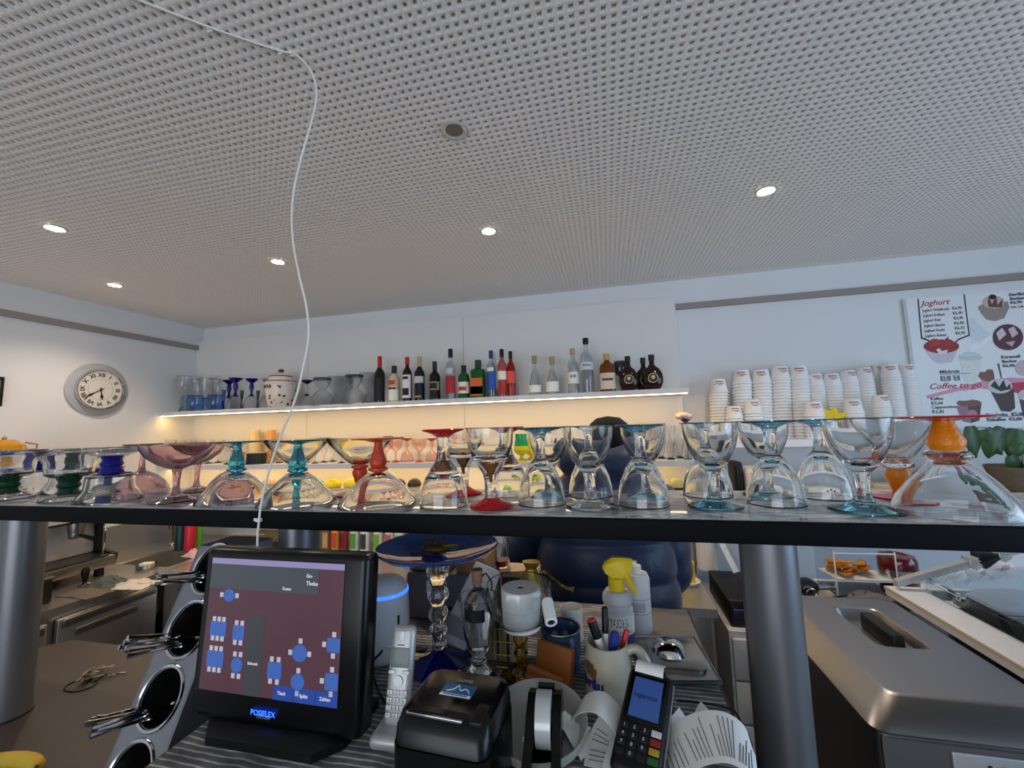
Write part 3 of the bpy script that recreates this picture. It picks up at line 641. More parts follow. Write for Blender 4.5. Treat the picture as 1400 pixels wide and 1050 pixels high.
for px, Y in ((888, 2.70), (900, 2.78), (913, 2.70), (925, 2.79), (946, 2.72)):
    if px > 940: continue
    small_glass(px, 582, Y, S2, [(.62, 0), (.6, .02), (.3, .06), (.55, .2), (.8, .6), (1, 1)], [('foot', 0, .08, THIN), ('bowl', .08, 1, THIN)], 'tall clear straight glass at the end of the middle shelf', 'tall clear glasses at the shelf end', w=17)
p = at(936, 2.69, S2); t = thing('rose_flower', 'single pale rose with violet base on a dark stem in a slim vase', 'flower', tuple(p)); H = hz(936, 577, 2.69, S2); FV = .03
MB().tube([(0, 0, .005), (.004, 0, H*.5), (-.008, 0, H)], .003, 6).build('stem', mat('stem_green', (30, 54, 34), .6), t)
pm = mat('rose_petal', (222, 190, 178), .6, var=.15); pv = mat('violet_petal', (84, 50, 84), .6)
MB().lathe([(0, H-.008), (.014, H), (.042, H+.026), (0, H+.026)], 12, sq=lambda a, z: 1+.12*math.sin(5*a)).build('calyx', pv, t)
for kk in range(7):
    a = kk*.9; r = .018 if kk > 1 else .006
    MB().ball((1.45*r*math.cos(a)-.004, 1.3*r*math.sin(a), H+.034+.006*(kk % 2)), (.030, .028, .020), 10, 6).build('petal', pm, t)
MB().lathe([(0, 0), (.022, 0), (.018, .02), (.012, .1), (.014, .13), (.011, .13), (.009, .1), (.012, .012), (0, .012)], 18).build('vase', THIN, t)
# ---------------------------------------------------------------- lowest shelf: tubs and sweets
def tub(px, Y, c, lid, label, w=20, h=.055):
    p = at(px, Y, S3); R = w/2/ppm(p); t = thing('ice_cream_tub', label, 'tub', tuple(p))
    MB().lathe([(0, 0), (R*.8, 0), (R, h), (0, h)], 20).build('tub_wall', mat('tub_%d_%d_%d' % c, c, .5), t)
    MB().lathe([(0, h*.98), (R*1.08, h*.98), (R*1.1, h*1.15), (R*.9, h*1.35), (R*.4, h*1.5), (0, h*1.52)], 20).build('lid', mat('tub_lid_%d_%d_%d' % lid, lid, .4), t)
z3 = S3
cr = (226, 190, 130)
for px, c, lid, lab, Y in ((432, cr, (70, 200, 196), 'cream tub with a turquoise lid on the lowest shelf', 2.66), (456, cr, (236, 206, 20), 'cream tub with a bright yellow lid next to the turquoise one', 2.66), (483, cr, (240, 214, 40), 'cream tub with a yellow lid behind the orange glass', 2.70), (372, (206, 190, 160), (196, 176, 140), 'plain beige tub on the lowest shelf', 2.7), (398, cr, (206, 90, 90), 'cream tub with a faded red lid on the lowest shelf', 2.66), (545, (206, 180, 150), (84, 50, 120), 'beige tub with a purple lid on the lowest shelf', 2.66), (528, (70, 60, 50), (46, 40, 50), 'dark brown tub on the lowest shelf', 2.7), (566, (220, 200, 150), (60, 40, 30), 'cream tub with a dark brown lid', 2.68), (590, (200, 200, 190), (210, 206, 190), 'pale grey tub on the lowest shelf', 2.68), (690, (220, 200, 170), (120, 180, 60), 'cream tub with a lime green lid', 2.68), (728, (220, 200, 170), (150, 190, 80), 'cream tub with a pale green lid', 2.68), (918, (40, 36, 30), (196, 190, 110), 'dark tin with a pale yellow lid at the shelf end', 2.68)):
    tub(px, Y, c, lid, lab, 22 if px < 484 else 17, .10)
# ================================================================ right wall shelf with paper cups
CF_Y = 2.70; S4 = pd(1100, 601, CF_Y).z
t = thing('cup_shelf', 'white wall shelf carrying the stacks of paper cups', 'shelf', (1.14, CF_Y, S4))
MB().box((0, .134, -.02), (1.24, .268, .04)).build('shelf_board', mat('white_laminate', (224, 226, 230), .5), t, smooth=False)
for x in (-.45, .45): MB().box((x, .16, -.07), (.02, .21, .06)).build('bracket', SHELFW, t, smooth=False)
CUPM = mat('cup_paper', (238, 236, 234), .7, var=.03)
PRINT = mat('cup_print', (150, 60, 66), .7, var=.3, vs=200)
cupme = MB().lathe([(0, .070), (.030, .070), (.0325, .069), (.043, .006), (.0455, .005), (.0465, .0025), (.0455, 0), (.0435, 0), (.0415, .004), (.030, .066), (0, .066)], 20).mesh('paper_cup')
prm = MB()
for zz, a0, a1, h in ((.052, -128, -70, .006), (.043, -120, -60, .0035), (.037, -105, -80, .0035)):
    rr = .0327+(.069-zz)*.1667
    for a in range(a0, a1, 9): q = arc(rr, zz, zz+h, a, a+6.5, 2, .0003); prm.add(q.v, q.f)
prme = prm.mesh('red_print')
def cup_stack(px, top, w, Y, label, bend=0, n=None):
    p = at(px, Y, S4); H = hz(px, top, Y, S4); s = (w/2/ppm(p))/.0465; pitch = .0150*s
    n = max(1, int(round((H-.07*s)/pitch))+1)
    for k in range(n):
        o = link('paper_cup', cupme, CUPM, loc=(p.x+bend*(k/n)**2, p.y, p.z+k*pitch)); o.scale = (s, s, s); o.rotation_euler = (0, 0, random.uniform(-.3, .3))
        tag(o, label, 'cup', label.replace('white paper cup upside down in ', ''))
        if k == n-1 or (k > n-4 and px % 2 == 0) or n < 4:
            link('red_print', prme, PRINT, o)
base = 'white paper cup upside down in '
for px, top, w, Y, lab in ((982, 517, 25, 2.86, 'the lone stack nearest the bottle shelf'), (1015, 508, 26, 2.88, 'the second tall stack counted from the bottle shelf'), (1042, 505, 26, 2.88, 'the third tall stack counted from the bottle shelf'),
    (1068, 503, 26, 2.88, 'the fourth tall stack counted from the bottle shelf'), (1094, 502, 26, 2.88, 'the tall stack directly behind the small yellow star'), (1119, 511, 23, 2.89, 'the first slim stack next to the five tall ones'), (1142, 509, 24, 2.89, 'the second slim stack next to the five tall ones'),
    (1165, 505, 24, 2.89, 'the tall stack behind the short one with red print'), (1188, 502, 23, 2.89, 'the fourth tall stack counted from the menu poster'), (1208, 500, 18, 2.92, 'the half-hidden stack pushed back to the wall'), (1224, 498, 24, 2.84, 'the second tall stack counted from the menu poster'), (1247, 498, 22, 2.89, 'the tall stack right beside the menu poster')):
    cup_stack(px, top, w, Y, base+lab, bend=.012 if px < 1100 else -.004)
for px, top, w, lab in ((1003, 556, 23, 'the low stack in front of the lone tall stack'), (1029, 546, 25, 'the low stack in front of the second tall stack'), (1112, 549, 27, 'the low stack beside the yellow star'), (1166, 546, 26, 'the low stack between the yellow star and the poster'), (1205, 541, 23, 'the low stack nearest the menu poster')):
    cup_stack(px, top, w, 2.755, base+lab)
p = pd(1139, 571, 2.735); t = thing('star_ornament', 'small yellow flower-like star ornament among the paper cups', 'ornament', (p.x, p.y, S4))
ym = mat('yellow_felt', (232, 200, 20), .7)
hz0 = p.z-S4
MB().tube([(0, 0, 0), (0, 0, hz0)], .004, 6).build('stem', ym, t)
for k in range(6):
    a = math.radians(60*k+15); L = .085 if k % 2 == 0 else .062
    MB().loft([[(math.cos(a)*r+math.sin(a)*w*math.cos(q), w*.4*math.sin(q), hz0+math.sin(a)*r-math.cos(a)*w*math.cos(q)) for q in [i*math.pi/3 for i in range(6)]] for r, w in ((.004, .012), (.035, .022), (L, .002))]).build('petal', ym, t)
# ================================================================ menu poster
YP = YB-.012
po = thing('menu_poster', 'large white menu board with pictures of ice cream and coffee', 'poster', tuple(pd(1244, 580, YP)))
pl = Vector(po.location)
x0 = pd(1250, 500, YP).x; z0, z1 = pd(1330, 586, YP).z, pd(1252, 408, YP).z; x1 = pd(1470, 480, YP).x
MB().box(((x0+x1)/2-pl.x, .004, (z0+z1)/2-pl.z), (x1-x0, .012, z1-z0)).build('board', mat('poster_board', (231, 231, 232), .4, var=.015), po, smooth=False)
MB().box((x0-.010-pl.x, .004, (z0+z1)/2-pl.z), (.016, .016, z1-z0)).build('edge_profile', SHELFW, po, smooth=False)
layer = [0]
def ink(name, pts, c, parent=None, rough=.45):
    layer[0] += 1; y = -.0022-.00003*layer[0]
    q = [pd(a, b, YP+y) for a, b in pts]
    poly = [(v.x-pl.x, v.z-pl.z) for v in q]
    ar = sum(poly[i][0]*poly[(i+1) % len(poly)][1]-poly[(i+1) % len(poly)][0]*poly[i][1] for i in range(len(poly)))
    if ar < 0: poly = poly[::-1]
    return MB().prism(poly, 0, .0003, M=T(0, y, 0) @ RX(90)).build(name, mat('ink_%d_%d_%d' % c, c, rough, var=.12, vs=60), parent or po, smooth=False)
def ell(cx, cy, rx, ry, n=20, a0=0, a1=360): return [(cx+rx*math.cos(math.radians(a0+(a1-a0)*k/n)), cy+ry*math.sin(math.radians(a0+(a1-a0)*k/n))) for k in range(n+(1 if a1-a0 < 360 else 0))]
def ptxt(s, px, py, hpx, c, shear=0, align='LEFT', bold=0, sx=1):
    layer[0] += 1; v = pd(px, py, YP-.0022-.00003*layer[0]-.0003)-pl
    return text(s, hpx/ppm(pd(px, py, YP))*1.25, mat('ink_%d_%d_%d' % c, c, .5), po, tuple(v), (math.pi/2, 0, 0), shear, align, bold=bold*.01, sx=sx)
dk = (52, 58, 76)
ink('frame_line', [(1254, 408.5), (1256, 408.5), (1261, 461), (1270, 464.5), (1272, 469), (1305, 468), (1310, 463), (1324, 457.5), (1317, 402.5), (1319, 402.5), (1326, 459), (1311, 465), (1306, 470), (1271, 471), (1268, 466), (1259, 463)], dk)
ptxt('Joghurt', 1259, 415.5, 8.5, (176, 34, 44), .35, bold=.05)
for k, (a, b) in enumerate((('Joghurt Waldfrucht', '€6,90'), ('Joghurt Erdbeer', '€6,90'), ('Joghurt Kiwi', '€6,90'), ('Joghurt Banane', '€6,90'), ('Joghurt Frucht', '€6,70'), ('Joghurt Ananas', '€6,90'))):
    ptxt(a, 1261+k*.8, 425+k*6.9, 4.4, dk, .1, bold=.03, sx=.70); ptxt(b, 1301.5+k*.9, 421.8+k*6.8, 4.4, dk, bold=.04, sx=.85)
# poured milk and the pink swash
ink('milk_swash', [(1327, 434), (1332, 436), (1345, 450), (1356, 458), (1350, 466), (1338, 468), (1328, 464), (1325, 450)], (214, 219, 225))
ink('milk_stream', [(1322, 474), (1340, 468), (1358, 456), (1362, 462), (1340, 474), (1331, 478), (1329, 487), (1327, 487), (1326, 479)], (236, 238, 238))
ink('pink_swash', [(1266, 541), (1300, 532), (1342, 521), (1380, 516), (1420, 518), (1420, 534), (1380, 535), (1340, 531), (1300, 537), (1268, 545)], (216, 150, 172))
ink('red_swash', [(1352, 529), (1380, 524), (1420, 520), (1420, 536), (1392, 538), (1374, 532)], (186, 44, 78))
# strawberry bowl
ink('bowl_picture', [(1262, 475), (1312, 471), (1306, 486), (1301, 495), (1285, 497.5), (1275, 493)], (206, 196, 206))
ink('strawberry_picture', ell(1287, 473.5, 24.5, 9.5), (150, 34, 34)); ink('strawberry_picture', ell(1278, 468, 8, 5), (178, 50, 44)); ink('strawberry_picture', ell(1296, 468.5, 8, 5), (166, 40, 38))
ink('cream_picture', [(1280, 478), (1284, 476), (1288, 480), (1296, 478), (1294, 483), (1284, 484)], (232, 222, 222)); ink('leaf_picture', [(1292, 464), (1297, 459.5), (1296, 465)], (40, 60, 40))
# milkshake
ink('shake_picture', [(1312, 490), (1342, 488), (1337, 522), (1331, 526), (1320, 524), (1316, 510)], (222, 224, 216)); ink('shake_picture', ell(1327, 488.5, 16.5, 4.5), (196, 204, 206)); ink('shake_picture', ell(1327, 487, 13, 6, 14, 180, 360), (206, 214, 220))
ptxt('Milchreis', 1284.5, 508.8, 5, dk, bold=.05); ink('rule_line', [(1285, 511.4), (1327, 510), (1327, 510.7), (1285, 512.1)], dk)
ptxt('€5,20  0,3l', 1285.5, 516, 4, dk, bold=.04); ptxt('€6,20  0,5l', 1286, 519.6, 4, dk, bold=.04)
ptxt('Coffee to go', 1270, 529, 9, (176, 40, 60), .3, bold=.03)
for s, yy in (('Kaffee', 545.5), ('€2,60', 551.5), ('Cappuccino', 557), ('€3,20', 563.2)): ptxt(s, 1272+(yy-545)*.12, yy, 4.6, dk, bold=.04)
# coffee cup
ink('cup_picture', [(1307, 555), (1342, 551), (1339, 575), (1328, 578.5), (1316, 576)], (150, 110, 128)); ink('cup_picture', [(1323, 556), (1342, 551), (1339, 575), (1328, 578)], (84, 50, 56)); ink('coffee_picture', ell(1325, 551, 17, 5), (120, 76, 62)); ink('lid_picture', ell(1317, 541, 18, 7), (226, 228, 232)); ink('emblem_picture', ell(1329, 566, 7, 6), (190, 120, 140))
# heart biscuit, sundae, cups
ink('heart_picture', [(1337, 514), (1341, 508), (1347, 509), (1350, 505), (1357, 505), (1359, 511), (1360, 518), (1351, 522), (1343, 520)], (124, 84, 58))
ink('sundae_picture', [(1337, 420), (1345, 415), (1378, 412), (1380, 420), (1373, 435), (1360, 439), (1349, 437), (1342, 429)], (150, 138, 128)); ink('sundae_picture', ell(1358, 413, 15, 9), (196, 176, 164)); ink('chocolate_picture', ell(1357, 406, 5, 3.5), (40, 28, 34)); ink('chocolate_picture', [(1350, 412), (1352, 406), (1356, 416), (1362, 405), (1364, 417), (1371, 408), (1370, 420), (1352, 420)], (110, 66, 60))
ink('chocolate_picture', ell(1378, 461, 21, 18), (88, 44, 56)); ink('cream_picture', [(1362, 455), (1370, 448), (1376, 457), (1366, 466)], (214, 196, 196)); ink('cream_picture', [(1378, 450), (1386, 446), (1392, 456), (1384, 462)], (206, 186, 190)); ink('cream_picture', [(1374, 468), (1388, 466), (1384, 474)], (196, 170, 178))
ptxt('Eierlikör', 1379.5, 403.2, 4.6, dk, .05, bold=.05); ptxt('Becher', 1380.5, 408.7, 4.6, dk, .05, bold=.05); ptxt('€6,90', 1381, 414, 4.4, dk, .05, bold=.04); ptxt('mit Likör', 1381.5, 420, 4, dk, .2)
ptxt('Karamell', 1369, 488.5, 4.6, dk, bold=.05); ptxt('Becher', 1370, 494.5, 4.6, dk, bold=.05); ptxt('€6,90', 1371, 500.5, 4.4, dk, bold=.04); ink('rule_line', [(1364, 497), (1366, 497), (1370, 517), (1368.6, 517)], dk)
ink('iced_cup_picture', [(1355, 535), (1386, 532), (1388, 558), (1381, 563), (1369, 562)], (70, 46, 46)); ink('cream_picture', ell(1367, 528, 17, 10), (206, 200, 200)); ink('chocolate_picture', [(1354, 528), (1360, 520), (1366, 529), (1372, 519), (1376, 530), (1381, 524), (1382, 532), (1368, 535)], (36, 30, 34))
ink('iced_cup_picture', [(1394, 546), (1430, 542), (1424, 570), (1400, 572)], (90, 62, 66)); ink('cream_picture', ell(1404, 540, 12, 8), (206, 196, 200)); ink('cream_picture', ell(1402, 503, 14, 11), (196, 180, 184))
ptxt('Eisschoko  €5,00', 1348.5, 567.5, 4.8, dk, bold=.05); ink('rule_line', [(1348, 571), (1400, 567.5), (1400, 568.2), (1348, 571.7)], dk); ptxt('Eiskaffee  €5,00', 1349.5, 574, 4.8, dk, bold=.05)
# ================================================================ wall clock
cc = pxw(140, 531.5, XL+.03); R = 35/ppm(cc); cc = pxw(133, 533, XL)
ck = thing('wall_clock', 'round white wall clock with roman numerals and a clear rim', 'clock', (XL, cc.y, cc.z)); ck.rotation_euler = (0, math.radians(90), 0)
RIM = mat('translucent_rim', (206, 208, 210), .25, trans=.35, var=0)
R *= 1.0
MB().lathe([(0, .0005), (R, .0005), (R*1.02, .006), (R, .012), (R*.86, .022), (R*.74, .024), (0, .024)], 56).build('outer_rim', RIM, ck)
MB().lathe([(R*.70, .02), (R*.78, .02), (R*.80, .035), (R*.78, .046), (R*.74, .046), (R*.71, .036)], 56).build('chrome_bezel', CHROME, ck)
MB().lathe([(0, .024), (R*.74, .024), (R*.74, .034), (0, .034)], 56).build('dial', mat('dial_cream', (220, 214, 202), .6), ck)
MB().lathe([(R*.40, .0342), (R*.41, .0342), (R*.41, .0346), (R*.40, .0346)], 48).build('minute_ring', mat('ring_grey', (150, 146, 140), .6), ck)
dm = mat('dial_ink', (34, 32, 34), .5)
for k, s in enumerate(('XII', 'I', 'II', 'III', 'IIII', 'V', 'VI', 'VII', 'VIII', 'IX', 'X', 'XI')):
    a = math.radians(30*k)    # local -x is up, local y points into the room's depth
    # seen from the room the right-hand side is +y
    text(s, R*.2, dm, ck, (-math.cos(a)*R*.56, math.sin(a)*R*.56, .0345), (0, 0, math.pi/2-a), name='numeral', bold=.0012)
def hand(ang, L, w, z, nm):
    a = math.radians(ang); M = Matrix.Rotation(math.pi/2-a, 4, 'Z')
    MB().prism([(-w*.4, -L*.22), (w*.4, -L*.22), (w*.5, L*.45), (w*1.6, L*.7), (0, L), (-w*1.6, L*.7), (-w*.5, L*.45)], z, z+.0012, M=M).build(nm, dm, ck, smooth=False)
hand(171, R*.40, R*.035, .0365, 'hour_hand'); hand(236, R*.56, R*.028, .038, 'minute_hand')
MB().lathe([(0, .035), (R*.04, .035), (R*.04, .041), (0, .041)], 14).build('hub', dm, ck)
# ================================================================ till counter with striped cloth
CT = ZC-.55
def stripes(nd, lk, oc):
    sp = nd.new('ShaderNodeSeparateXYZ'); lk.new(oc, sp.inputs[0])
    nz = nd.new('ShaderNodeTexNoise'); nz.inputs['Scale'].default_value = 14; nz.inputs['Detail'].default_value = 2; lk.new(oc, nz.inputs['Vector'])
    ad = nd.new('ShaderNodeMath'); ad.operation = 'MULTIPLY_ADD'; lk.new(nz.outputs[0], ad.inputs[0]); ad.inputs[1].default_value = .012; lk.new(sp.outputs[1], ad.inputs[2])
    mu = nd.new('ShaderNodeMath'); mu.operation = 'MULTIPLY'; lk.new(ad.outputs[0], mu.inputs[0]); mu.inputs[1].default_value = 1/.0128
    fr = nd.new('ShaderNodeMath'); fr.operation = 'FRACT'; lk.new(mu.outputs[0], fr.inputs[0])
    st = ramp(nd, lk, fr.outputs[0], [(0, (226, 224, 216)), (.16, (222, 220, 212)), (.26, (128, 128, 130)), (.9, (116, 117, 120)), (1, (224, 222, 214))])
    mp = nd.new('ShaderNodeMapping'); mp.inputs['Scale'].default_value = (9, 17, 9); lk.new(oc, mp.inputs[0])
    vo = nd.new('ShaderNodeTexNoise'); vo.inputs['Scale'].default_value = 1.6; vo.inputs['Detail'].default_value = 5; lk.new(mp.outputs[0], vo.inputs['Vector'])
    mot = ramp(nd, lk, vo.outputs[0], [(.32, (84, 86, 90)), (.48, (170, 172, 176)), (.6, (240, 238, 232))])
    mx = nd.new('ShaderNodeMix'); mx.data_type = 'RGBA'; mx.blend_type = 'MULTIPLY'; mx.inputs[0].default_value = .75; lk.new(st, mx.inputs[6]); lk.new(mot, mx.inputs[7])
    return mx.outputs[2]
CLOTH = ramp_mat('striped_cloth', stripes, .8)
WOODG = mat('weathered_wood_print', (118, 112, 104), .6, var=.45, vs=5, stretch=(3, 40, 3))
DARKW = mat('dark_counter', (34, 31, 30), .45, var=.1)
c = thing('till_counter', 'dark till counter under the bar shelf', 'counter', (-.2925, .82, 0))
MB().rbox((0, 0, CT-.023), (.995, 1.02, .04), .004).build('counter_top', DARKW, c)
MB().box((0, 0, (CT-.043)/2), (.95, .96, CT-.043)).build('counter_body', BLACKP, c, smooth=False)
cl = thing('counter_cloth', 'grey and white striped woven cloth spread on the till counter', 'cloth', (-.2925, .82, CT-.003))
MB().rbox((0, .005, .001), (.98, 1.0, .004), .0018).build('woven_cloth', CLOTH, cl)
fr = MB()
for k in range(130):
    x = -.488+k*.976/130; fr.tube([(x, -.488, .001), (x+random.uniform(-.002, .002), -.498, .001), (x+random.uniform(-.003, .003), -.509, 0)], .0012, 4)
tag(fr.build('fringe', mat('cloth_fringe', (206, 202, 190), .9), cl), kind='stuff')
c2 = thing('wood_print_mat', 'grey wood-print table mat at the back corner of the till counter', 'mat', (.085, 1.21, CT+.0002))
MB().rbox((0, 0, .0015), (.225, .20, .002), .001).build('printed_mat', WOODG, c2)
# ---------------------------------------------------------------- till terminal
PX, PY = -.617, .684
pos = thing('till_terminal', 'black touchscreen till showing a table plan', 'till', (PX, PY, CT+.0015))
tilt = RX(-4.5); zc_ = .170; HB, WB = .30, .364
Mb = T(0, .012, zc_) @ tilt
MB().rbox((0, 0, 0), (WB, HB, .046), .012, M=Mb @ RX(90)).build('housing', BLACKG, pos)
MB().rbox((0, .05, .10), (.2, .08, .17), .02, M=None).build('stand', BLACKP, pos)
MB().loft([[(sx*.145+cx*.02, yy, z) for (sx, yy, cx) in ((-1, .10, 0), (1, .10, 0), (1, -.01, 0), (.75, -.048, 0), (-.75, -.048, 0), (-1, -.01, 0))] for z in (0, .014)]+[[(sx*.135, yy, .024) for (sx, yy) in ((-1, .09), (1, .09), (1, -.005), (.7, -.035), (-.7, -.035), (-1, -.005))]]).build('foot_base', BLACKP, pos)
SW, SHH = .298, .234
Ms = T(0, .012, zc_) @ tilt @ T(-.012, -.0236, .0165)     # screen centre
def scr(nm, pts, col, es, lay, parent=None):
    m = mat('screen_%d_%d_%d' % col, col, .2, emit=col, es=es, var=0, coat=0)
    m.node_tree.nodes['Principled BSDF'].inputs['Base Color'].default_value = (.01, .01, .012, 1)
    poly = [((u-.5)*SW, (.5-v)*SHH) for u, v in pts]
    ar = sum(poly[i][0]*poly[(i+1) % len(poly)][1]-poly[(i+1) % len(poly)][0]*poly[i][1] for i in range(len(poly)))
    if ar < 0: poly = poly[::-1]
    return MB().prism(poly, 0, .0003, M=Ms @ T(0, -lay*.0003, 0) @ RX(90)).build(nm, m, parent or pos, smooth=False)
R4 = lambda a, b, c_, d: [(a, b), (c_, b), (c_, d), (a, d)]
ES = .66
sc = scr('screen', R4(0, 0, 1, 1), (84, 54, 65), ES, 1)
scr('header_bar', R4(0, 0, 1, .045), (150, 142, 186), ES, 3, sc); scr('room_block', R4(0, .045, .82, .235), (70, 76, 82), ES, 3, sc); scr('room_block', R4(.335, .42, .455, 1), (62, 66, 70), ES, 3, sc)
scr('button_bar', R4(.56, .90, 1, 1), (38, 72, 160), ES, 4, sc)
for u in (.70, .85): scr('button_gap', R4(u, .90, u+.004, 1), (30, 50, 120), ES, 5, sc)
tb = (62, 104, 184); chc = (190, 190, 206)
def tabl(u, v, w, h, kind, chairs):
    w *= .86; h *= .82
    if kind == 'rect': pts = R4(u-w/2, v-h/2, u+w/2, v+h/2)
    else: pts = [(u+w/2*math.cos(a), v+h/2*math.sin(a)) for a in [i*math.pi*2/16 for i in range(16)]]
    scr('table_icon', pts, tb, ES, 5, sc)
    for (du, dv) in chairs: scr('chair_icon', R4(u+du*w-.013, v+dv*h-.018, u+du*w+.013, v+dv*h+.018), chc, ES, 4, sc)
six = [(d, e) for d in (-.3, 0, .3) for e in (-.68, .68)]; four = [(d, e) for d in (-.25, .25) for e in (-.68, .68)]
tabl(.165, .285, .10, .12, 'o', [(-.7, 0), (.7, 0)])
tabl(.105, .545, .145, .13, 'rect', six); tabl(.265, .56, .10, .13, 'rect', four); tabl(.105, .77, .15, .14, 'rect', six); tabl(.275, .795, .10, .14, 'o', four)
tabl(.555, .80, .115, .14, 'rect', four); tabl(.725, .66, .12, .15, 'o', [(-.65, 0), (.65, 0), (0, -.7)]); tabl(.955, .58, .10, .12, 'rect', [(0, -.75), (0, .75), (-.75, 0)]); tabl(.725, .86, .11, .14, 'o', [(0, -.68), (0, .68)]); tabl(.955, .83, .10, .14, 'rect', [(0, -.72), (0, .72), (-.75, 0)])
GLOW = mat('blue_glow', (40, 90, 255), .3, emit=(30, 80, 255), es=3, var=0); SCW = mat('screen_text', (190, 190, 200), .4, emit=(190, 190, 200), es=.5, var=0)
def ontill(s, u, v, size, m, par=pos):
    o = text(s, size, m, par, (0, 0, 0), (0, 0, 0)); o.matrix_local = Ms @ T((u-.5)*SW, -.0022, (.5-v)*SHH) @ RX(90); return o
ontill('Theke', .78, .155, .010, SCW); ontill('Ein-', .76, .10, .009, SCW); ontill('Kasse', .60, .205, .008, SCW); ontill('Schrank', .395, .77, .007, SCW)
for u, s in ((.62, 'Tisch'), (.775, 'Splitt'), (.92, 'Zahlen')): ontill(s, u, .95, .008, SCW)
ontill('POSIFLEX', .50, 1.105, .0125, GLOW)
o = MB().rbox((0, 0, 0), (.030, .002, .007), .0008, M=Ms @ T(0, .0002, -.148)).build('badge', STEEL, pos)
# ---------------------------------------------------------------- cordless phone in its cradle
SILV = mat('silver_plastic', (176, 178, 178), .35, .3); SILVD = mat('silver_key', (196, 198, 198), .4, .2); LCD = mat('lcd_grey', (96, 108, 104), .25)
p = pz(541, 1012, CT+.002); ph = thing('cordless_phone', 'silver cordless telephone standing in its cradle', 'phone', tuple(p), math.radians(4))
MB().rbox((0, .01, .012), (.075, .085, .024), .011).build('cradle', SILV, ph); MB().rbox((0, .026, .034), (.058, .030, .03), .01).build('cradle_cup', SILV, ph)
Mh = T(0, .004, .02) @ RX(-14)
hs = MB().rbox((0, 0, .080), (.047, .022, .158), .0105, M=Mh).build('handset', SILV, ph)
MB().rbox((0, -.0112, .108), (.034, .0012, .032), .0005, M=Mh).build('display', LCD, hs)
MB().rbox((0, -.0115, .143), (.011, .002, .016), .001, M=Mh).build('earpiece', SILVD, hs); MB().box((0, -.0113, .128), (.014, .001, .0015), M=Mh).build('brand_mark', BLACKP, hs, smooth=False)
for s in (-1, 1): MB().rbox((s*.013, -.0115, .085), (.014, .0022, .006), .001, M=Mh).build('soft_key', SILVD, hs)
MB().lathe([(0, 0), (.009, 0), (.009, .0025), (.005, .003), (0, .002)], 20, M=Mh @ T(0, -.011, .071) @ RX(90)).build('navigation_key', SILVD, hs)
for r_ in range(4):
    for q in range(3):
        MB().rbox(((q-1)*.0135, -.0116, .054-r_*.0115), (.0105, .0024, .0082), .001, M=Mh).build('key', SILVD, hs)
        text('123456789*0#'[r_*3+q], .007, BLACKP, hs, tuple(Mh @ Vector(((q-1)*.0135, -.0131, .054-r_*.0115))), (math.radians(90-14), 0, 0), depth=.0002)
# ---------------------------------------------------------------- receipt printer
p = pz(612, 1012, CT+.002); prn = thing('receipt_printer', 'black receipt printer with a blue sticker on its lid', 'printer', (-.250, .628, CT+.0015), math.radians(-3))
CASEP = prn
def rr(w, y0, y1, r, z, n=5):
    out = []
    for (sx, yy, a0) in ((1, y1, 0), (-1, y1, 90), (-1, y0, 180), (1, y0, 270)):
        for k in range(n+1):
            a = math.radians(a0+90*k/n); out.append((sx*(w-r)+r*math.cos(a), (yy-r if yy == y1 else yy+r)+r*math.sin(a), z))
    return out
MB().loft([rr(.0735, -.061, .0745, .018, 0), rr(.0735, -.061, .0745, .018, .0985)]).build('case', BLACKG, prn)
lidp = MB().loft([rr(.0725, -.060, .074, .018, .10), rr(.0725, -.057, .074, .02, .118), rr(.069, -.047, .071, .02, .132), rr(.062, -.037, .064, .02, .137)]).build('lid', BLACKG, prn)
MB().box((-.012, -.034, .1350), (.085, .009, .006)).build('paper_slot', BLACKP, lidp, smooth=False)
MB().rbox((-.012, -.042, .1345), (.088, .006, .004), .001).build('tear_bar', CHROME, lidp)
MB().rbox((.052, -.026, .135), (.018, .040, .008), .002).build('release_lever', BLACKP, lidp)
st = MB().rbox((0, .015, .1375), (.052, .030, .0008), .0003).build('sticker', mat('blue_sticker', (40, 104, 160), .3), lidp)
MB().box((0, .0028, .1382), (.050, .0055, .0004)).build('sticker_band', PAPER, st, smooth=False)
text('SAM4S', .0095, SILV, lidp, (.002, .040, .1374)); MB().box((0, .003, .1385), (.040, .0016, .0003)).build('sticker_print', mat('ink_navy', (30, 40, 80), .5), st, smooth=False); MB().tube(bez([(-.018, .011, .1381), (-.008, .016, .1381), (-.002, .026, .1381), (.004, .015, .1381), (.012, .020, .1381), (.020, .012, .1381)], 5), .0008, 5).build('sticker_drawing', PAPER, st)
# ---------------------------------------------------------------- tape dispenser and plastic disc behind it
p = pz(742, 1046, CT+.002); td = thing('tape_dispenser', 'black tape dispenser holding a roll of clear tape', 'dispenser', (-.128, .72, CT+.0015), math.radians(4))
for s in (-1, 1):
    MB().prism([(-.085, 0), (.075, 0), (.075, .045), (.06, .072), (.03, .082), (-.01, .070), (-.05, .045), (-.085, .035)], -.007, .007, M=T(s*.022, 0, 0) @ Matrix(((0, 0, 1, 0), (1, 0, 0, 0), (0, 1, 0, 0), (0, 0, 0, 1)))).build('side_wall', BLACKG, td, smooth=False)
MB().box((0, .066, .04), (.030, .014, .07)).build('back_wall', BLACKG, td, smooth=False); MB().box((0, -.005, .008), (.030, .15, .016)).build('base', BLACKP, td, smooth=False)
Mr = T(0, .008, .056) @ RY(90)
ro = MB().lathe([(.016, -.0125), (.040, -.0125), (.040, .0125), (.016, .0125), (.016, -.0125)], 40, M=Mr).build('tape_roll', mat('tape_silver', (200, 202, 200), .22, .15), td)
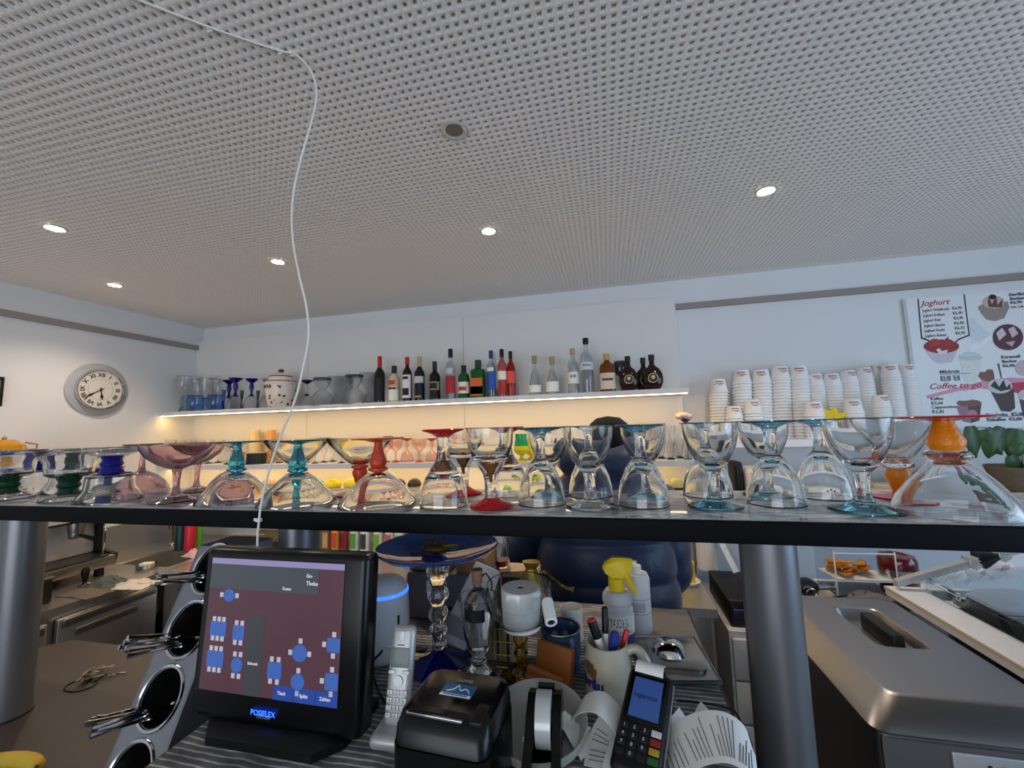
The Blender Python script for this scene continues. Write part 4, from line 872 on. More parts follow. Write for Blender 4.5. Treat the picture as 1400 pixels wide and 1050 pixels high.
MB().lathe([(0, -.014), (.0155, -.014), (.0155, .014), (0, .014)], 24, M=Mr).build('core', BLACKP, ro)
MB().box((0, -.083, .037), (.03, .006, .004)).build('cutting_blade', STEEL, td, smooth=False); MB().rbox((-.030, -.02, .045), (.003, .03, .02), .001).build('side_clip', SILV, td)
p = pz(735, 985, CT+.002); tag(MB().lathe([(0, 0), (.070, 0), (.082, .010), (.086, .028), (.084, .028), (.079, .012), (.068, .003), (0, .003)], 48).build('plastic_bowl', mat('frosted_plastic', (206, 206, 198), .4, trans=.35, var=0), loc=tuple(pz(737, 1000, CT+.016)), rot=(math.radians(9), 0, 0)), 'shallow frosted plastic bowl lying tilted behind the tape dispenser', 'bowl')
gd = thing('gold_ribbon', 'crumpled gold gift ribbon lying beside the receipt printer', 'ribbon', tuple(pz(700, 968, CT+.002)))
GOLD = mat('gold_foil', (176, 150, 70), .3, .85)
for k in range(4):
    pts = [(random.uniform(-.02, .03), random.uniform(-.03, .03), .005+random.uniform(0, .02)) for _ in range(5)]; MB().tube(bez(pts, 5), .0022, 5).build('ribbon_strand', GOLD, gd)
# ---------------------------------------------------------------- smart speaker
p = pz(525, 895, CT+.002); sp = thing('smart_speaker', 'white cylindrical smart speaker with a glowing blue ring', 'speaker', tuple(p)); SPW = mat('speaker_white', (232, 233, 236), .6)
r0 = 33/ppm(p); Hs = pd(527, 787, p.y).z-p.z
MB().lathe([(0, 0), (r0*.86, 0), (r0*1.0, .012), (r0*1.03, Hs*.45), (r0*1.0, Hs*.80), (0, Hs*.80)], 40).build('shell', SPW, sp)
MB().lathe([(r0*.95, Hs*.795), (r0*1.005, Hs*.8), (r0*.985, Hs*.835), (r0*.9, Hs*.84)], 40).build('light_ring', GLOW, sp)
MB().lathe([(0, Hs*.83), (r0*.97, Hs*.83), (r0*.90, Hs*.90), (r0*.70, Hs*.96), (r0*.4, Hs*.99), (0, Hs)], 40).build('dome', SPW, sp)
MB().rbox((r0*.90, -r0*.45, Hs*.52), (.004, .006, .022), .001).build('port', BLACKP, sp)
tag(MB().tube(bez([pz(498, 865, CT+.08), pz(515, 878, CT+.06), pz(548, 892, CT+.03), pz(575, 903, CT+.012), pz(600, 909, CT+.007), pz(630, 918, CT+.006)], 6), .0024, 8).build('charging_cable', CABLE), 'white charging cable running past the smart speaker', 'cable')
tag(MB().tube(bez([pz(500, 886, CT+.03), pz(516, 880, CT+.05), pz(522, 890, CT+.04), pz(510, 905, CT+.02), pz(512, 930, CT+.006), pz(528, 962, CT+.006), pz(560, 990, CT+.006)], 6), .0026, 8).build('black_cable', BLACKP), 'thin black cable looping beside the till', 'cable')
# ---------------------------------------------------------------- blue glass cake stand
p = pz(600, 905, CT+.002); cs = thing('cake_stand', 'deep blue glass cake stand on a beaded clear glass stem', 'cake stand', tuple(p)); BLP = mat('blue_plate_glass', (70, 108, 205), .03, trans=.8, var=0)
zt = pd(597, 757, p.y).z-p.z; rp = 82/ppm((p.x, p.y, p.z+zt))
MB().lathe([(0, 0), (.075, 0), (.078, .003), (.05, .012), (.022, .022), (.012, .032), (0, .032)], 40).build('foot', mat('violet_blue_glass', (30, 30, 120), .05, trans=.5, var=0), cs)
zb = .028; n = 5
for k, hgt in enumerate((.028, .034, .04, .048, .066)):
    s_ = (zt-.028-.004)/.216; h_ = hgt*s_; rr_ = .018+.0022*k
    MB().lathe([(0, zb), (rr_*.6, zb)]+[(rr_*(.6+.4*math.sin(math.pi*i/6)), zb+h_*i/6) for i in range(1, 6)]+[(rr_*.6, zb+h_), (0, zb+h_)], 32, sq=lambda a, z: 1+.05*math.cos(10*a+z*60)).build('stem_bead', CLEAR, cs); zb += h_
MB().lathe([(0, zt-.004), (rp*.3, zt-.003), (rp*.7, zt+.004), (rp*.93, zt+.012), (rp, zt+.020), (rp*.985, zt+.023), (rp*.9, zt+.018), (rp*.65, zt+.010), (rp*.3, zt+.004), (0, zt+.003)], 56, sq=lambda a, z: 1+.012*math.sin(6*a)).build('plate', BLP, cs)
cw = thing('hair_claw', 'brown and gold hair claw lying on the blue cake stand', 'hair claw', (p.x-.002, p.y-.01, p.z+zt+.0045)); HC = mat('tortoise', (96, 74, 34), .35, .3, var=.5, vs=90)
MB().ball((0, 0, .010), (.035, .016, .010), 12, 8).build('claw_body', HC, cw)
for k in range(9): MB().tube([(-.032+k*.007, .004, .014), (-.036+k*.0078, .014, .026), (-.034+k*.0075, .018, .033)], [.002, .0018, .0006], 5).build('prong', HC, cw)
MB().tube([(.02, 0, .014), (.045, -.004, .018), (.06, -.002, .02)], [.005, .004, .002], 6).build('handle', GOLD, cw)
# ---------------------------------------------------------------- boxes and bag behind
GREYB = mat('grey_device', (104, 106, 112), .5); CARD = mat('cardboard', (150, 116, 80), .8, var=.1)
dv = thing('grey_device_box', 'grey electronic device with ports on its back, behind the cake stand', 'device', (-.475, 1.215, CT+.0015), math.radians(2))
MB().rbox((0, 0, .065), (.25, .15, .13), .01).build('case', GREYB, dv); MB().rbox((-.03, -.0755, .092), (.06, .0012, .035), .0004).build('type_plate', PAPER, dv)
for k in range(4): MB().box((-.03+k*.02, -.0755, .036), (.011 if k != 3 else .02, .002, .009)).build('port', BLACKP, dv, smooth=False)
[MB().box((-.036+.004*(k % 2), -.0764, .102-k*.007), (.034-.008*(k % 2), .0006, .0018)).build('plate_print', BLACKP, dv, smooth=False) for k in range(4)]
for x, y, w, h, lab, d in ((-.53, 1.215, .13, .035, 'flat brown cardboard box on the grey device', .12), (-.40, 1.21, .09, .045, 'small cardboard box at the edge of the grey device', .12)):
    b = thing('cardboard_box', lab, 'box', (x, y, CT+.132)); MB().rbox((0, 0, h/2), (w, d, h), .002).build('carton', CARD, b); MB().box((0, 0, h+.0006), (w*.98, .02, .001)).build('tape_strip', mat('packing_tape', (176, 150, 110), .3), b, smooth=False)
pb = thing('paper_bag', 'long white folded paper bag leaning against the grey device', 'bag', tuple(pz(612, 890, CT+.002)))
a0 = Vector(pb.location); A = pz(617, 884, CT+.012)-a0; B = pd(668, 775, 1.13)-a0
ax = (B-A); L_ = ax.length; ax.normalize(); sd = Vector((.75, .5, .45)).normalized(); sd = (sd-ax*sd.dot(ax)).normalized(); up_ = sd.cross(ax)
rings = []
for f_ in (0, .02, .5, .98, 1):
    w_ = .036*(.93 if f_ in (0, 1) else 1); d_ = .012*(.3 if f_ in (0, 1) else 1)
    rings.append([tuple(A+ax*L_*f_+sd*(a*w_)+up_*(b*d_)) for a, b in ((-1, -1), (1, -1), (1, 1), (-1, 1))])
MB().loft(rings).build('bag_body', mat('bag_paper', (206, 206, 208), .75, var=.08, vs=12), pb, ang=25)
MB().loft([[tuple(A+ax*L_*f_+sd*(a*.0365)+up_*(.013*b)) for a, b in ((-1, .9), (1, .9), (1, 1.08), (-1, 1.08))] for f_ in (.10, .30)]).build('bag_label', mat('grey_print_paper', (150, 150, 154), .7, var=.2, vs=120), pb)
# ---------------------------------------------------------------- pedestal jar with bits in it
p = pz(655, 922, CT+.002); vj = thing('pedestal_vase', 'clear glass pedestal vase filled with small bits', 'vase', tuple(p)); Hv = pd(655, 815, p.y).z-p.z
MB().lathe([(0, 0), (.042, 0), (.044, .004), (.026, .012), (.014, .022), (.018, .030), (.012, .04), (.022, .052), (.032, .085), (.042, Hv*.8), (.046, Hv), (.043, Hv), (.039, Hv*.8), (.029, .087), (.018, .06), (0, .058)], 32, sq=lambda a, z: 1+.03*math.cos(8*a)).build('vase_glass', CLEAR, vj)
fill = thing('cork_bottle', 'small glass bottle with a cork standing in the pedestal vase', 'bottle', (p.x, p.y, p.z+.0595))
MB().lathe([(0, 0), (.017, 0), (.02, .01), (.027, .06), (.030, .095), (.022, .115), (.010, .125), (.010, .14), (0, .14)], 20).build('glass_body', CLEAR, fill); MB().lathe([(0, .136), (.0115, .136), (.013, .165), (0, .165)], 14).build('cork', mat('cork', (130, 92, 66), .9, var=.3, vs=80), fill)
MB().tube(bez([(.012, 0, .15), (.022, -.004, .158), (.034, -.002, .14), (.034, 0, .12)], 6), .0018, 6).build('cord_loop', BLACKP, fill)
arc(.0285, .062, .088, -150, -40).build('black_label', LBL((24, 24, 26)), fill)
# ---------------------------------------------------------------- goblet with paper rolls
p = pz(713, 925, CT+.002); gb = thing('amber_stem_goblet', 'large clear goblet on an amber stem holding till rolls', 'goblet', tuple(p)); Hg = pd(718, 797, p.y).z-p.z
ASTEM = glass('amber_stem_glass', (214, 176, 70)); rg = 46/ppm((p.x, p.y, p.z+Hg))
MB().lathe([(0, 0), (.045, 0), (.046, .003), (.02, .010), (.012, .02), (0, .02)], 32).build('foot', ASTEM, gb)
MB().lathe([(0, .018), (.012, .018), (.010, .035), (.016, .05), (.010, .062), (.017, .078), (.014, .088), (.03, Hg*.50), (0, Hg*.50)], 20).build('stem', ASTEM, gb)
bb = Hg*.48
MB().lathe(closed([(0, bb), (rg*.35, bb+.003), (rg*.75, bb+.025), (rg*.97, bb+.055), (rg*1.0, Hg*.86), (rg*.95, Hg)], [(0, bb+.004), (rg*.33, bb+.007), (rg*.72, bb+.028), (rg*.935, bb+.057), (rg*.965, Hg*.86), (rg*.925, Hg-.001)]), 44).build('bowl', CLEAR, gb)
ROLLM = mat('till_roll_paper', (232, 231, 228), .8, var=.03); zr = p.z+bb+.0095; Rr = 26.5/ppm((p.x, p.y, zr+.05))
def till_roll(loc, R_, h, label, rot=None):
    t = thing('till_roll', label, 'paper roll', loc)
    if rot: t.rotation_euler = rot
    MB().lathe([(.008, 0), (R_-.001, 0), (R_, .001), (R_, h-.001), (R_-.001, h), (.008, h), (.008, 0)], 36).build('paper_winding', ROLLM, t); MB().lathe([(.0055, .001), (.0078, .001), (.0078, h-.0015), (.0055, h-.0015), (.0055, .001)], 16).build('core', mat('core_grey', (60, 58, 56), .7), t)
hr = (pd(718, 803, p.y).z-zr)/2
till_roll((p.x+.004, p.y, zr), Rr*.98, hr-.0004, 'thick white till roll at the bottom of the goblet'); till_roll((p.x+.004, p.y, zr+hr), Rr, hr, 'thick white till roll on top of another in the goblet')
q = pd(748, 822, p.y-.035); till_roll((q.x, q.y, q.z), .0125, .05, 'thin white paper roll stuck slanting in the goblet', (math.radians(118), 0, math.radians(18)))
# ---------------------------------------------------------------- wire basket, can, wooden blocks, paper roll
p = pz(690, 908, CT+.002); wb = thing('wire_basket', 'small gold wire basket with packets in it', 'basket', (p.x, p.y+.01, p.z)); GW = mat('gold_wire', (150, 128, 70), .35, .9)
for zz in (.004, .03, .058, .085): MB().tube([(-.045, -.03, zz), (.045, -.03, zz), (.045, .03, zz), (-.045, .03, zz), (-.045, -.03, zz)], .0014, 5).build('ring_wire', GW, wb)
for k in range(9): x = -.045+k*.09/8; MB().tube([(x, -.03, .085), (x, -.03, .004), (x, .03, .004), (x, .03, .085)], .0011, 5).build('upright_wire', GW, wb)
for k in range(3): MB().rbox((-.026+k*.026, 0, .05), (.02, .045, .085), .002, M=T(0, 0, .0055)).build('packet', mat('kraft_packet_%d' % k, ((150, 146, 130), (128, 120, 100), (170, 166, 150))[k], .7, var=.2), wb)
p = pz(768, 907, CT+.002); can = thing('blue_tin', 'open blue printed tin beside the wooden blocks', 'tin', tuple(p)); rc = 27/ppm(p); hc = pd(768, 857, p.y).z-p.z
def tin(nd, lk, oc):
    vz = nd.new('ShaderNodeTexVoronoi'); vz.inputs['Scale'].default_value = 30; lk.new(oc, vz.inputs['Vector'])
    return ramp(nd, lk, vz.outputs['Distance'], [(0, (206, 180, 70)), (.22, (196, 200, 206)), (.36, (56, 84, 120)), (1, (44, 70, 108))])
MB().lathe([(0, 0), (rc, 0), (rc, hc), (rc-.0015, hc), (rc-.0015, .003), (0, .003)], 36).build('tin_wall', ramp_mat('printed_tin', tin, .35), can)
MB().lathe([(rc-.002, hc-.003), (rc+.0015, hc-.003), (rc+.002, hc), (rc+.001, hc+.002), (rc-.0025, hc+.001), (rc-.002, hc-.003)], 36).build('rolled_rim', STEEL, can)
MB().rbox((0, -rc-.001, hc*.45), (.026, .0012, .026), .0005, M=RZ(25)).build('emblem', mat('navy_print', (24, 34, 70), .4), can)
WOOD = mat('beech_wood', (164, 98, 46), .5, var=.22, vs=5, stretch=(3, 22, 22))
p = pz(752, 938, CT+.002); wd_ = thing('wooden_holder', 'small wooden block holder with a slot, beside the goblet', 'holder', tuple(p), math.radians(-24))
MB().rbox((0, 0, .011), (.088, .055, .022), .003).build('base_block', WOOD, wd_); MB().rbox((0, .014, .045), (.086, .018, .062), .003, M=T(0, 0, 0) @ RX(-12)).build('back_block', WOOD, wd_); MB().rbox((0, -.018, .028), (.086, .012, .018), .002).build('front_lip', WOOD, wd_)
p = pz(783, 872, CT+.002); pr = thing('loose_receipt_roll', 'upright curl of receipt paper behind the mug', 'paper', tuple(p)); hp = pd(783, 829, p.y).z-p.z
MB().sheet([[(.028*math.cos(a)*(1-.04*k/14), .028*math.sin(a)*(1-.04*k/14), z) for k, a in enumerate([math.radians(-200+i*22) for i in range(17)])] for z in (0, hp)], .0005).build('curled_paper', ROLLM, pr)
for k in range(5): arc(.0288, hp*(.5+.07*k), hp*(.5+.07*k)+.0015, -120, -70+(-10 if k % 2 else 0), 6, .0002).build('print_line', mat('print_grey', (120, 120, 124), .7), pr)
# ---------------------------------------------------------------- beer mug with pens
p = pz(833, 948, CT+.002); mug = thing('stoneware_mug', 'grey stoneware beer mug with blue lettering, used for pens', 'mug', tuple(p), math.radians(0)); STONE = mat('stoneware', (176, 170, 152), .28, var=.07, vs=14, coat=.3)
rm = 31/ppm(p); hm = pd(830, 876, p.y).z-p.z
MB().lathe([(0, 0), (rm*1.02, 0), (rm*1.06, .006), (rm*1.02, .014), (rm*1.03, hm*.3), (rm*1.0, hm*.7), (rm*.90, hm*.93), (rm*.90, hm), (rm*.84, hm*1.005), (rm*.80, hm*.97), (rm*.9, hm*.6), (rm*.9, .012), (0, .012)], 44).build('mug_body', STONE, mug)
MB().tube(bez([(rm*.84, -.004, hm*.86), (rm*1.25, -.006, hm*.92), (rm*1.62, -.008, hm*.72), (rm*1.55, -.008, hm*.42), (rm*1.2, -.006, hm*.24), (rm*.95, -.004, hm*.2)], 6), [.009]*8+[.010]*15+[.011]*8, 12).build('handle', STONE, mug)
BLUEI = mat('glaze_blue', (34, 46, 120), .3)
tt = text('lbräu', .026, BLUEI, mug, (0, 0, 0), (0, 0, 0), bold=.0012, align='LEFT')
# wrap the lettering round the mug
for v in tt.data.vertices:
    x, y, z = v.co; a = math.radians(-166)+x/rm; v.co = ((rm*1.035+z)*math.cos(a), (rm*1.035+z)*math.sin(a), hm*.36+y)
for k, (a, zz, s) in enumerate(((-150, .62, .009), (-140, .58, .011), (-132, .66, .008), (-128, .54, .010), (-142, .70, .006), (-122, .60, .006))):
    r_ = math.radians(a); arc(rm*1.012, hm*zz-s*.8, hm*zz+s*.8, a-s*900, a+s*900, 6).build('painted_emblem', mat('emblem_brown', (112, 76, 44), .4, var=.3, vs=90), mug)
zi = p.z+.013
def pen(x, y, dx, dy, L, m, capm, label, r=.0065, capl=.035):
    d = Vector((dx, dy, 1)).normalized(); t = thing('pen', label, 'pen', (p.x+x, p.y+y, zi)); t.rotation_euler = Vector((0, 0, 1)).rotation_difference(d).to_euler()
    MB().lathe([(0, 0), (r*.6, 0), (r, .006), (r, L-capl), (0, L-capl)], 12).build('barrel', m, t); MB().lathe([(0, L-capl), (r*1.15, L-capl), (r*1.12, L-.002), (r*.9, L), (0, L)], 12).build('cap', capm, t)
    return t
t = pen(.012, 0, -.32, -.02, .135, PAPER, BLACKP, 'white marker with black and red cap standing in the mug', .0085, .036); MB().lathe([(0, .126), (.0095, .126), (.0088, .1362), (0, .137)], 12).build('cap_end', mat('cap_red', (190, 40, 50), .4), t)
pen(-.004, .012, .02, .08, .145, PAPER, BLACKP, 'pen with a long black cap standing in the mug', .006, .05); pen(-.006, -.008, .22, -.04, .115, mat('pen_blue', (36, 50, 140), .35), mat('pen_blue', (36, 50, 140)), 'blue ballpoint pen standing in the mug', .0075, .02); pen(.010, .006, .30, .05, .112, mat('pen_red', (196, 40, 40), .4), mat('pen_red', (196, 40, 40)), 'red pen leaning in the mug', .0055, .02)
# ---------------------------------------------------------------- spray bottle and white bottle
p = pz(847, 878, CT+.004); sb = thing('spray_bottle', 'white disinfectant spray bottle with a yellow trigger head', 'spray bottle', tuple(p)); SPB = mat('frosted_white_plastic', (214, 216, 218), .4, trans=.15, var=0); YT = mat('yellow_trigger', (226, 196, 20), .4)
rb = 20.5/ppm(p); hb = pd(845, 805, p.y).z-p.z
MB().lathe([(0, 0), (rb*.95, 0), (rb, .006), (rb*1.02, hb*.52), (rb*1.0, hb*.66), (rb*.86, hb*.70), (rb*.86, hb*.74), (rb*.98, hb*.78), (rb*.96, hb*.9), (rb*.75, hb*.98), (rb*.5, hb*1.0), (0, hb)], 36).build('bottle_body', SPB, sb)
arc(rb*1.02, hb*.20, hb*.60, -170, -10, 16).build('label', PAPER, sb); arc(rb*1.022, hb*.06, hb*.26, -170, -10, 16).build('blue_band', mat('label_blue', (36, 80, 150), .5), sb)
wrap('MADES', .030, mat('label_black', (40, 42, 50), .5), sb, rb*1.035, hb*.47, -92, sx=.55); wrap('DESINFEKTION', .0085, mat('label_violet', (110, 50, 110), .5), sb, rb*1.035, hb*.315, -84)
MB().lathe([(0, hb*.99), (rb*.52, hb*.99), (rb*.52, hb*1.22), (rb*.4, hb*1.24), (0, hb*1.24)], 24, sq=lambda a, z: 1+.015*math.cos(24*a)).build('collar', YT, sb)
hd = MB().loft([[(x, y*w, hb*1.25+z) for (y, z) in ((-1, z0_), (1, z0_), (1, z1_*.8), (.5, z1_), (-.5, z1_), (-1, z1_*.8))] for x, w, z0_, z1_ in ((-.033, .004, .018, .022), (-.026, .011, .008, .033), (-.008, .014, -.004, .045), (.015, .013, -.002, .046), (.036, .010, .012, .044), (.042, .008, .020, .042))]).build('trigger_head', YT, sb)
MB().lathe([(0, 0), (.008, 0), (.008, .012), (0, .012)], 14, M=T(.04, 0, hb*1.25+.032) @ RY(90)).build('nozzle', PAPER, hd)
MB().tube(bez([(.018, 0, hb*1.25+.006), (.03, 0, hb*1.25-.008), (.044, 0, hb*1.25-.040)], 5), [.008]*5+[.007]*3+[.006]*3, 8).build('trigger', YT, hd)
p = pz(874, 862, CT+.004); wbt = thing('white_bottle', 'tall white plastic bottle behind the spray bottle', 'bottle', tuple(p)); r_ = 17.5/ppm(p); h_ = pd(874, 783, p.y).z-p.z
MB().lathe([(0, 0), (r_*.9, 0), (r_, .008), (r_, h_*.92), (r_*.85, h_), (0, h_)], 32).build('bottle_body', mat('milky_plastic', (216, 222, 230), .4), wbt); MB().lathe([(0, h_), (r_*.42, h_), (r_*.42, h_*1.13), (0, h_*1.14)], 20).build('cap', PAPER, wbt)
for f_, hh in ((.60, .0012), (.36, .0012)): MB().lathe([(r_, h_*f_), (r_*1.015, h_*f_), (r_*1.015, h_*f_+hh), (r_, h_*f_+hh)], 32).build('seam_ring', mat('seam_grey', (130, 138, 150), .5), wbt)
arc(r_*1.003, h_*.40, h_*.56, -150, -60, 10).build('label', mat('pale_label', (176, 184, 196), .5, var=.1, vs=120), wbt)
# ---------------------------------------------------------------- steel pan and lid
a, b, c_, d = (pz(*q, CT+.004) for q in ((858, 872), (950, 873), (988, 936), (885, 936)))
pn = thing('steel_pan_lid', 'square stainless steel pan lid with a domed knob on the counter', 'lid', tuple((a+b+c_+d)/4)); o_ = Vector(pn.location)
quad = [v-o_ for v in (d, c_, b, a)]
MB().loft([[tuple(v*f_+Vector((0, 0, z))) for v in quad] for f_, z in ((1, 0), (1, .006), (.97, .007), (.95, .004), (.80, .005))]).build('rim_plate', STEEL, pn, ang=20)
MB().loft([[(x*s_+.006, y*s_+.004, z) for x, y, _ in rr(.062, -.066, .066, .03, 0)] for s_, z in ((1, .0045), (1.0, .011), (.88, .014), (.3, .013))]).build('raised_field', STEEL, pn)
MB().lathe([(.040, .012), (.037, .018), (.034, .024), (.026, .032), (.014, .037), (0, .038)], 36, M=T(-.004, .010, 0)).build('dome', CHROME, pn)
# ---------------------------------------------------------------- card terminal
p = pz(872, 1022, CT+.002)
tm = thing('card_terminal', 'black card payment terminal with a blue screen', 'card terminal', (.036, .765, CT+.0015), math.radians(-17)); tm.scale = (.9, .9, .9)
Mt = T(0, 0, .028) @ RX(24)
MB().loft([[(x, y, z) for x, y in ((-.036, -.07), (.036, -.07), (.038, .085), (-.038, .085))] for z in (0, .006)]+[[(x*.98, y, max(.008, .04+.445*y)) for x, y in ((-.036, -.068), (.036, -.068), (.038, .08), (-.038, .08))]]).build('underside', BLACKP, tm)
bd = MB().rbox((0, .0, .022), (.084, .185, .030), .010, M=T(0, 0, .035) @ RX(24)).build('housing', BLACKP, tm); Mt = T(0, 0, .035) @ RX(24)
MB().loft([[(sx, y, z) for y, z in ((-.088, .012), (.088, .012), (.088, .018), (-.088, .018))] for sx in (.0405, .0432)], M=Mt).build('side_trim', SILV, bd)
ts = MB().rbox((0, .035, .0374), (.066, .088, .0012), .0005, M=Mt).build('display_glass', BLACKG, bd)
MB().box((.001, .034, .0383), (.054, .076, .0006), M=Mt).build('screen', mat('terminal_screen', (40, 66, 120), .3, emit=(40, 62, 112), es=.5, var=0), ts, smooth=False)
o = text('ingenico', .0135, mat('screen_navy', (10, 20, 60), .4), ts); o.matrix_local = Mt @ T(-.001, .037, .0387) @ RZ(0)
KEYD = mat('dark_key', (26, 26, 28), .5)
for r2 in range(4):
    for q in range(3):
        MB().rbox((-.028+q*.018, -.022-r2*.0145, .0376), (.014, .010, .0022), .0008, M=Mt).build('key', KEYD, bd)
        s_ = '123456789 0 '[r2*3+q]
        if s_ != ' ': o = text(s_, .008, mat('key_print', (205, 205, 208), .5), bd, depth=.0002); o.matrix_local = Mt @ T(-.028+q*.018, -.022-r2*.0145, .0389)
for k, cc_ in enumerate(((206, 206, 206), (150, 30, 36), (176, 150, 40), (30, 96, 50))): MB().rbox((.028, -.022-k*.0145, .0377), (.017, .0105, .0024), .0008, M=Mt).build('function_key', mat('fkey_%d' % k, cc_, .5), bd)
MB().tube([(-.027, 0, 0), (.027, 0, 0)], .014, 20, M=Mt @ T(0, .088, .026)).build('paper_cover', BLACKP, bd)
g_ = [[tuple(Mt @ Vector((x, .090+.020*math.cos(a), .030+.020*math.sin(a)))) for x in (-.027, .027)] for a in [math.radians(v) for v in range(10, 131, 15)]]
MB().sheet(g_, .0005).build('printed_slip', PAPER, bd)
# ---------------------------------------------------------------- receipts
def receipt(pts, w, label, lines=10, twist=None, side=Vector((1, 0, 0))):
    # a paper strip along a line of points, w wide to the side
    L = bez(pts, 6); t = thing('receipt', label, 'receipt', tuple(L[0])); o0_ = L[0]; grid = []
    for i, q in enumerate(L):
        tg = (L[min(i+1, len(L)-1)]-L[max(i-1, 0)]).normalized(); s = (side-tg*side.dot(tg)).normalized(); grid.append([tuple(q-o0_+s*(w*(j/4-.5))) for j in range(5)])
    MB().sheet(grid, .0004).build('paper_strip', PAPER, t)
    n_ = len(L)
    for k in range(lines):
        i = 2+int((n_-5)*k/max(1, lines)); a_, b_ = Vector(grid[i][0]), Vector(grid[i][4]); c__ = Vector(grid[i+1][0])-a_; nn = c__.cross(b_-a_).normalized()
        f0, f1 = .12, random.choice((.5, .7, .88))
        q0, q1 = a_.lerp(b_, f0), a_.lerp(b_, f1); d_ = c__.normalized()*.0010
        MB().sheet([[tuple(q0-nn*.0012), tuple(q1-nn*.0012)], [tuple(q0+d_-nn*.0012), tuple(q1+d_-nn*.0012)]], -.0022).build('print_line', mat('receipt_ink', (104, 106, 112), .8), t)
    return t
Z = CT+.003
receipt([pz(806, 1028, Z), pz(790, 1000, Z+.02), pd(785, 980, .78), pd(797, 962, .78), pd(820, 960, .775), pd(844, 982, .77), pd(858, 1006, .76)], .060, 'blank white receipt arching in a loop beside the card terminal', 0, side=Vector((.25, 1, 0)))
receipt([pd(903, 1060, .73), pd(926, 1026, .735), pd(958, 1008, .74), pd(992, 1006, .74), pd(1020, 1024, .735), pd(1036, 1058, .73)], .085, 'long printed receipt curling over the edge of the till counter', 22, side=Vector((.12, 1, .25)))
receipt([pz(822, 1052, Z+.001), pz(826, 1018, Z+.004), pz(840, 990, Z+.016)], .055, 'short printed receipt lying below the card terminal', 6, side=Vector((1, .2, 0)))
receipt([pz(880, 1060, Z+.001), pz(900, 1040, Z+.003), pz(930, 1012, Z+.010), pz(946, 992, Z+.02)], .06, 'plain receipt under the long printed one', 0, side=Vector((1, .6, 0)))
receipt([pz(960, 1012, Z+.006), pz(968, 990, Z+.02), pz(976, 978, Z+.035)], .05, 'small receipt sticking up behind the long printed one', 2, side=Vector((1, -.5, 0)))
receipt([pz(842, 1075, Z+.006), pz(848, 1045, Z+.012), pz(855, 1018, Z+.014)], .05, 'pale folded slip lying in front of the card terminal', 0, side=Vector((1, .15, 0)))
tag(MB().tube(bez([pz(925, 958, CT+.006), pz(965, 962, CT+.006), pz(1000, 970, CT+.006), pz(1012, 985, CT+.004), pz(1022, 1003, CT-.02), pz(1028, 1020, CT-.08)], 6), .002, 8).build('terminal_cable', BLACKP), 'thin black cable running from the card terminal over the counter edge', 'cable')
# ================================================================ lower worktop beside the till, cutlery stand
WT = ZC-.885
lw = thing('side_worktop', 'low brown-grey worktop beside the till counter', 'worktop', (-1.65, .85, 0)); BRG = mat('brown_grey_laminate', (66, 58, 54), .45, var=.06)
poly = [(-.90, -.55), (.695, -.55), (.695, .56), (-.695, .56), (-.90, .38)]
MB().prism(poly, WT-.04, WT).build('worktop_board', BRG, lw, smooth=False); MB().prism([(x*.97, y*.96) for x, y in poly], 0, WT-.041).build('cabinet_body', DARKW, lw, smooth=False)
# cutlery stand: a slanting steel front with round holes and cutlery in each
a_, b_ = pxw(275, 752, -1.0), pxw(145, 1050, -1.0)
top, bot = Vector((-.94, a_.y, a_.z+.01)), Vector((-.94, b_.y-.02, b_.z-.05))
cs_ = thing('cutlery_stand', 'slanting grey metal cutlery stand with round openings', 'cutlery stand', (-.94, .72, WT))
o_ = Vector(cs_.location); ax = (top-bot); L_ = ax.length; ax.normalize(); nrm = Vector((0, -ax.z, ax.y)).normalized()
if nrm.y > 0: nrm = -nrm
side = Vector((1, 0, 0)); GM_ = mat('grey_powder_coat', (122, 124, 130), .45, .3); GHOLE = DSTEEL
Mf = Matrix((side, ax, side.cross(ax))).transposed().to_4x4(); Mf.translation = bot-o_
W2 = .064; nh = 4; ys = [L_*(.10+.265*k) for k in range(nh)]; rh = .046
# front plate with true openings, in the plane (side, ax)
v = []; f = []; nseg = 24
def plate(mb):
    yb = [0]+[(ys[k]+ys[k+1])/2 for k in range(nh-1)]+[L_]
    for k in range(nh):
        y0_, y1_ = yb[k], yb[k+1]; ring = []; outer = []
        for i in range(nseg):
            t_ = 2*math.pi*i/nseg; cx_, sy_ = math.cos(t_), math.sin(t_); ring.append((rh*cx_, ys[k]+rh*1.12*sy_))
            sx_ = W2/abs(cx_) if abs(cx_) > 1e-6 else 9; sv = ((y1_-ys[k]) if sy_ > 0 else (ys[k]-y0_))/abs(sy_) if abs(sy_) > 1e-6 else 9; s_ = min(sx_, sv); outer.append((s_*cx_, ys[k]+s_*sy_))
        # snap the outer ring's corners
        for cxn, cyn in ((-W2, y0_), (W2, y0_), (W2, y1_), (-W2, y1_)):
            j = min(range(nseg), key=lambda q: (outer[q][0]-cxn)**2+(outer[q][1]-cyn)**2); outer[j] = (cxn, cyn)
        vs_ = [(x, y, 0) for x, y in ring]+[(x, y, 0) for x, y in outer]+[(x, y, -.004) for x, y in ring]
        fs = []
        for i in range(nseg):
            j = (i+1) % nseg; fs.append((i, j, nseg+j, nseg+i)); fs.append((i, 2*nseg+i, 2*nseg+j, j))
        mb.add(vs_, fs, Mf)
    return mb
plate(MB()).build('front_plate', GM_, cs_, smooth=False)
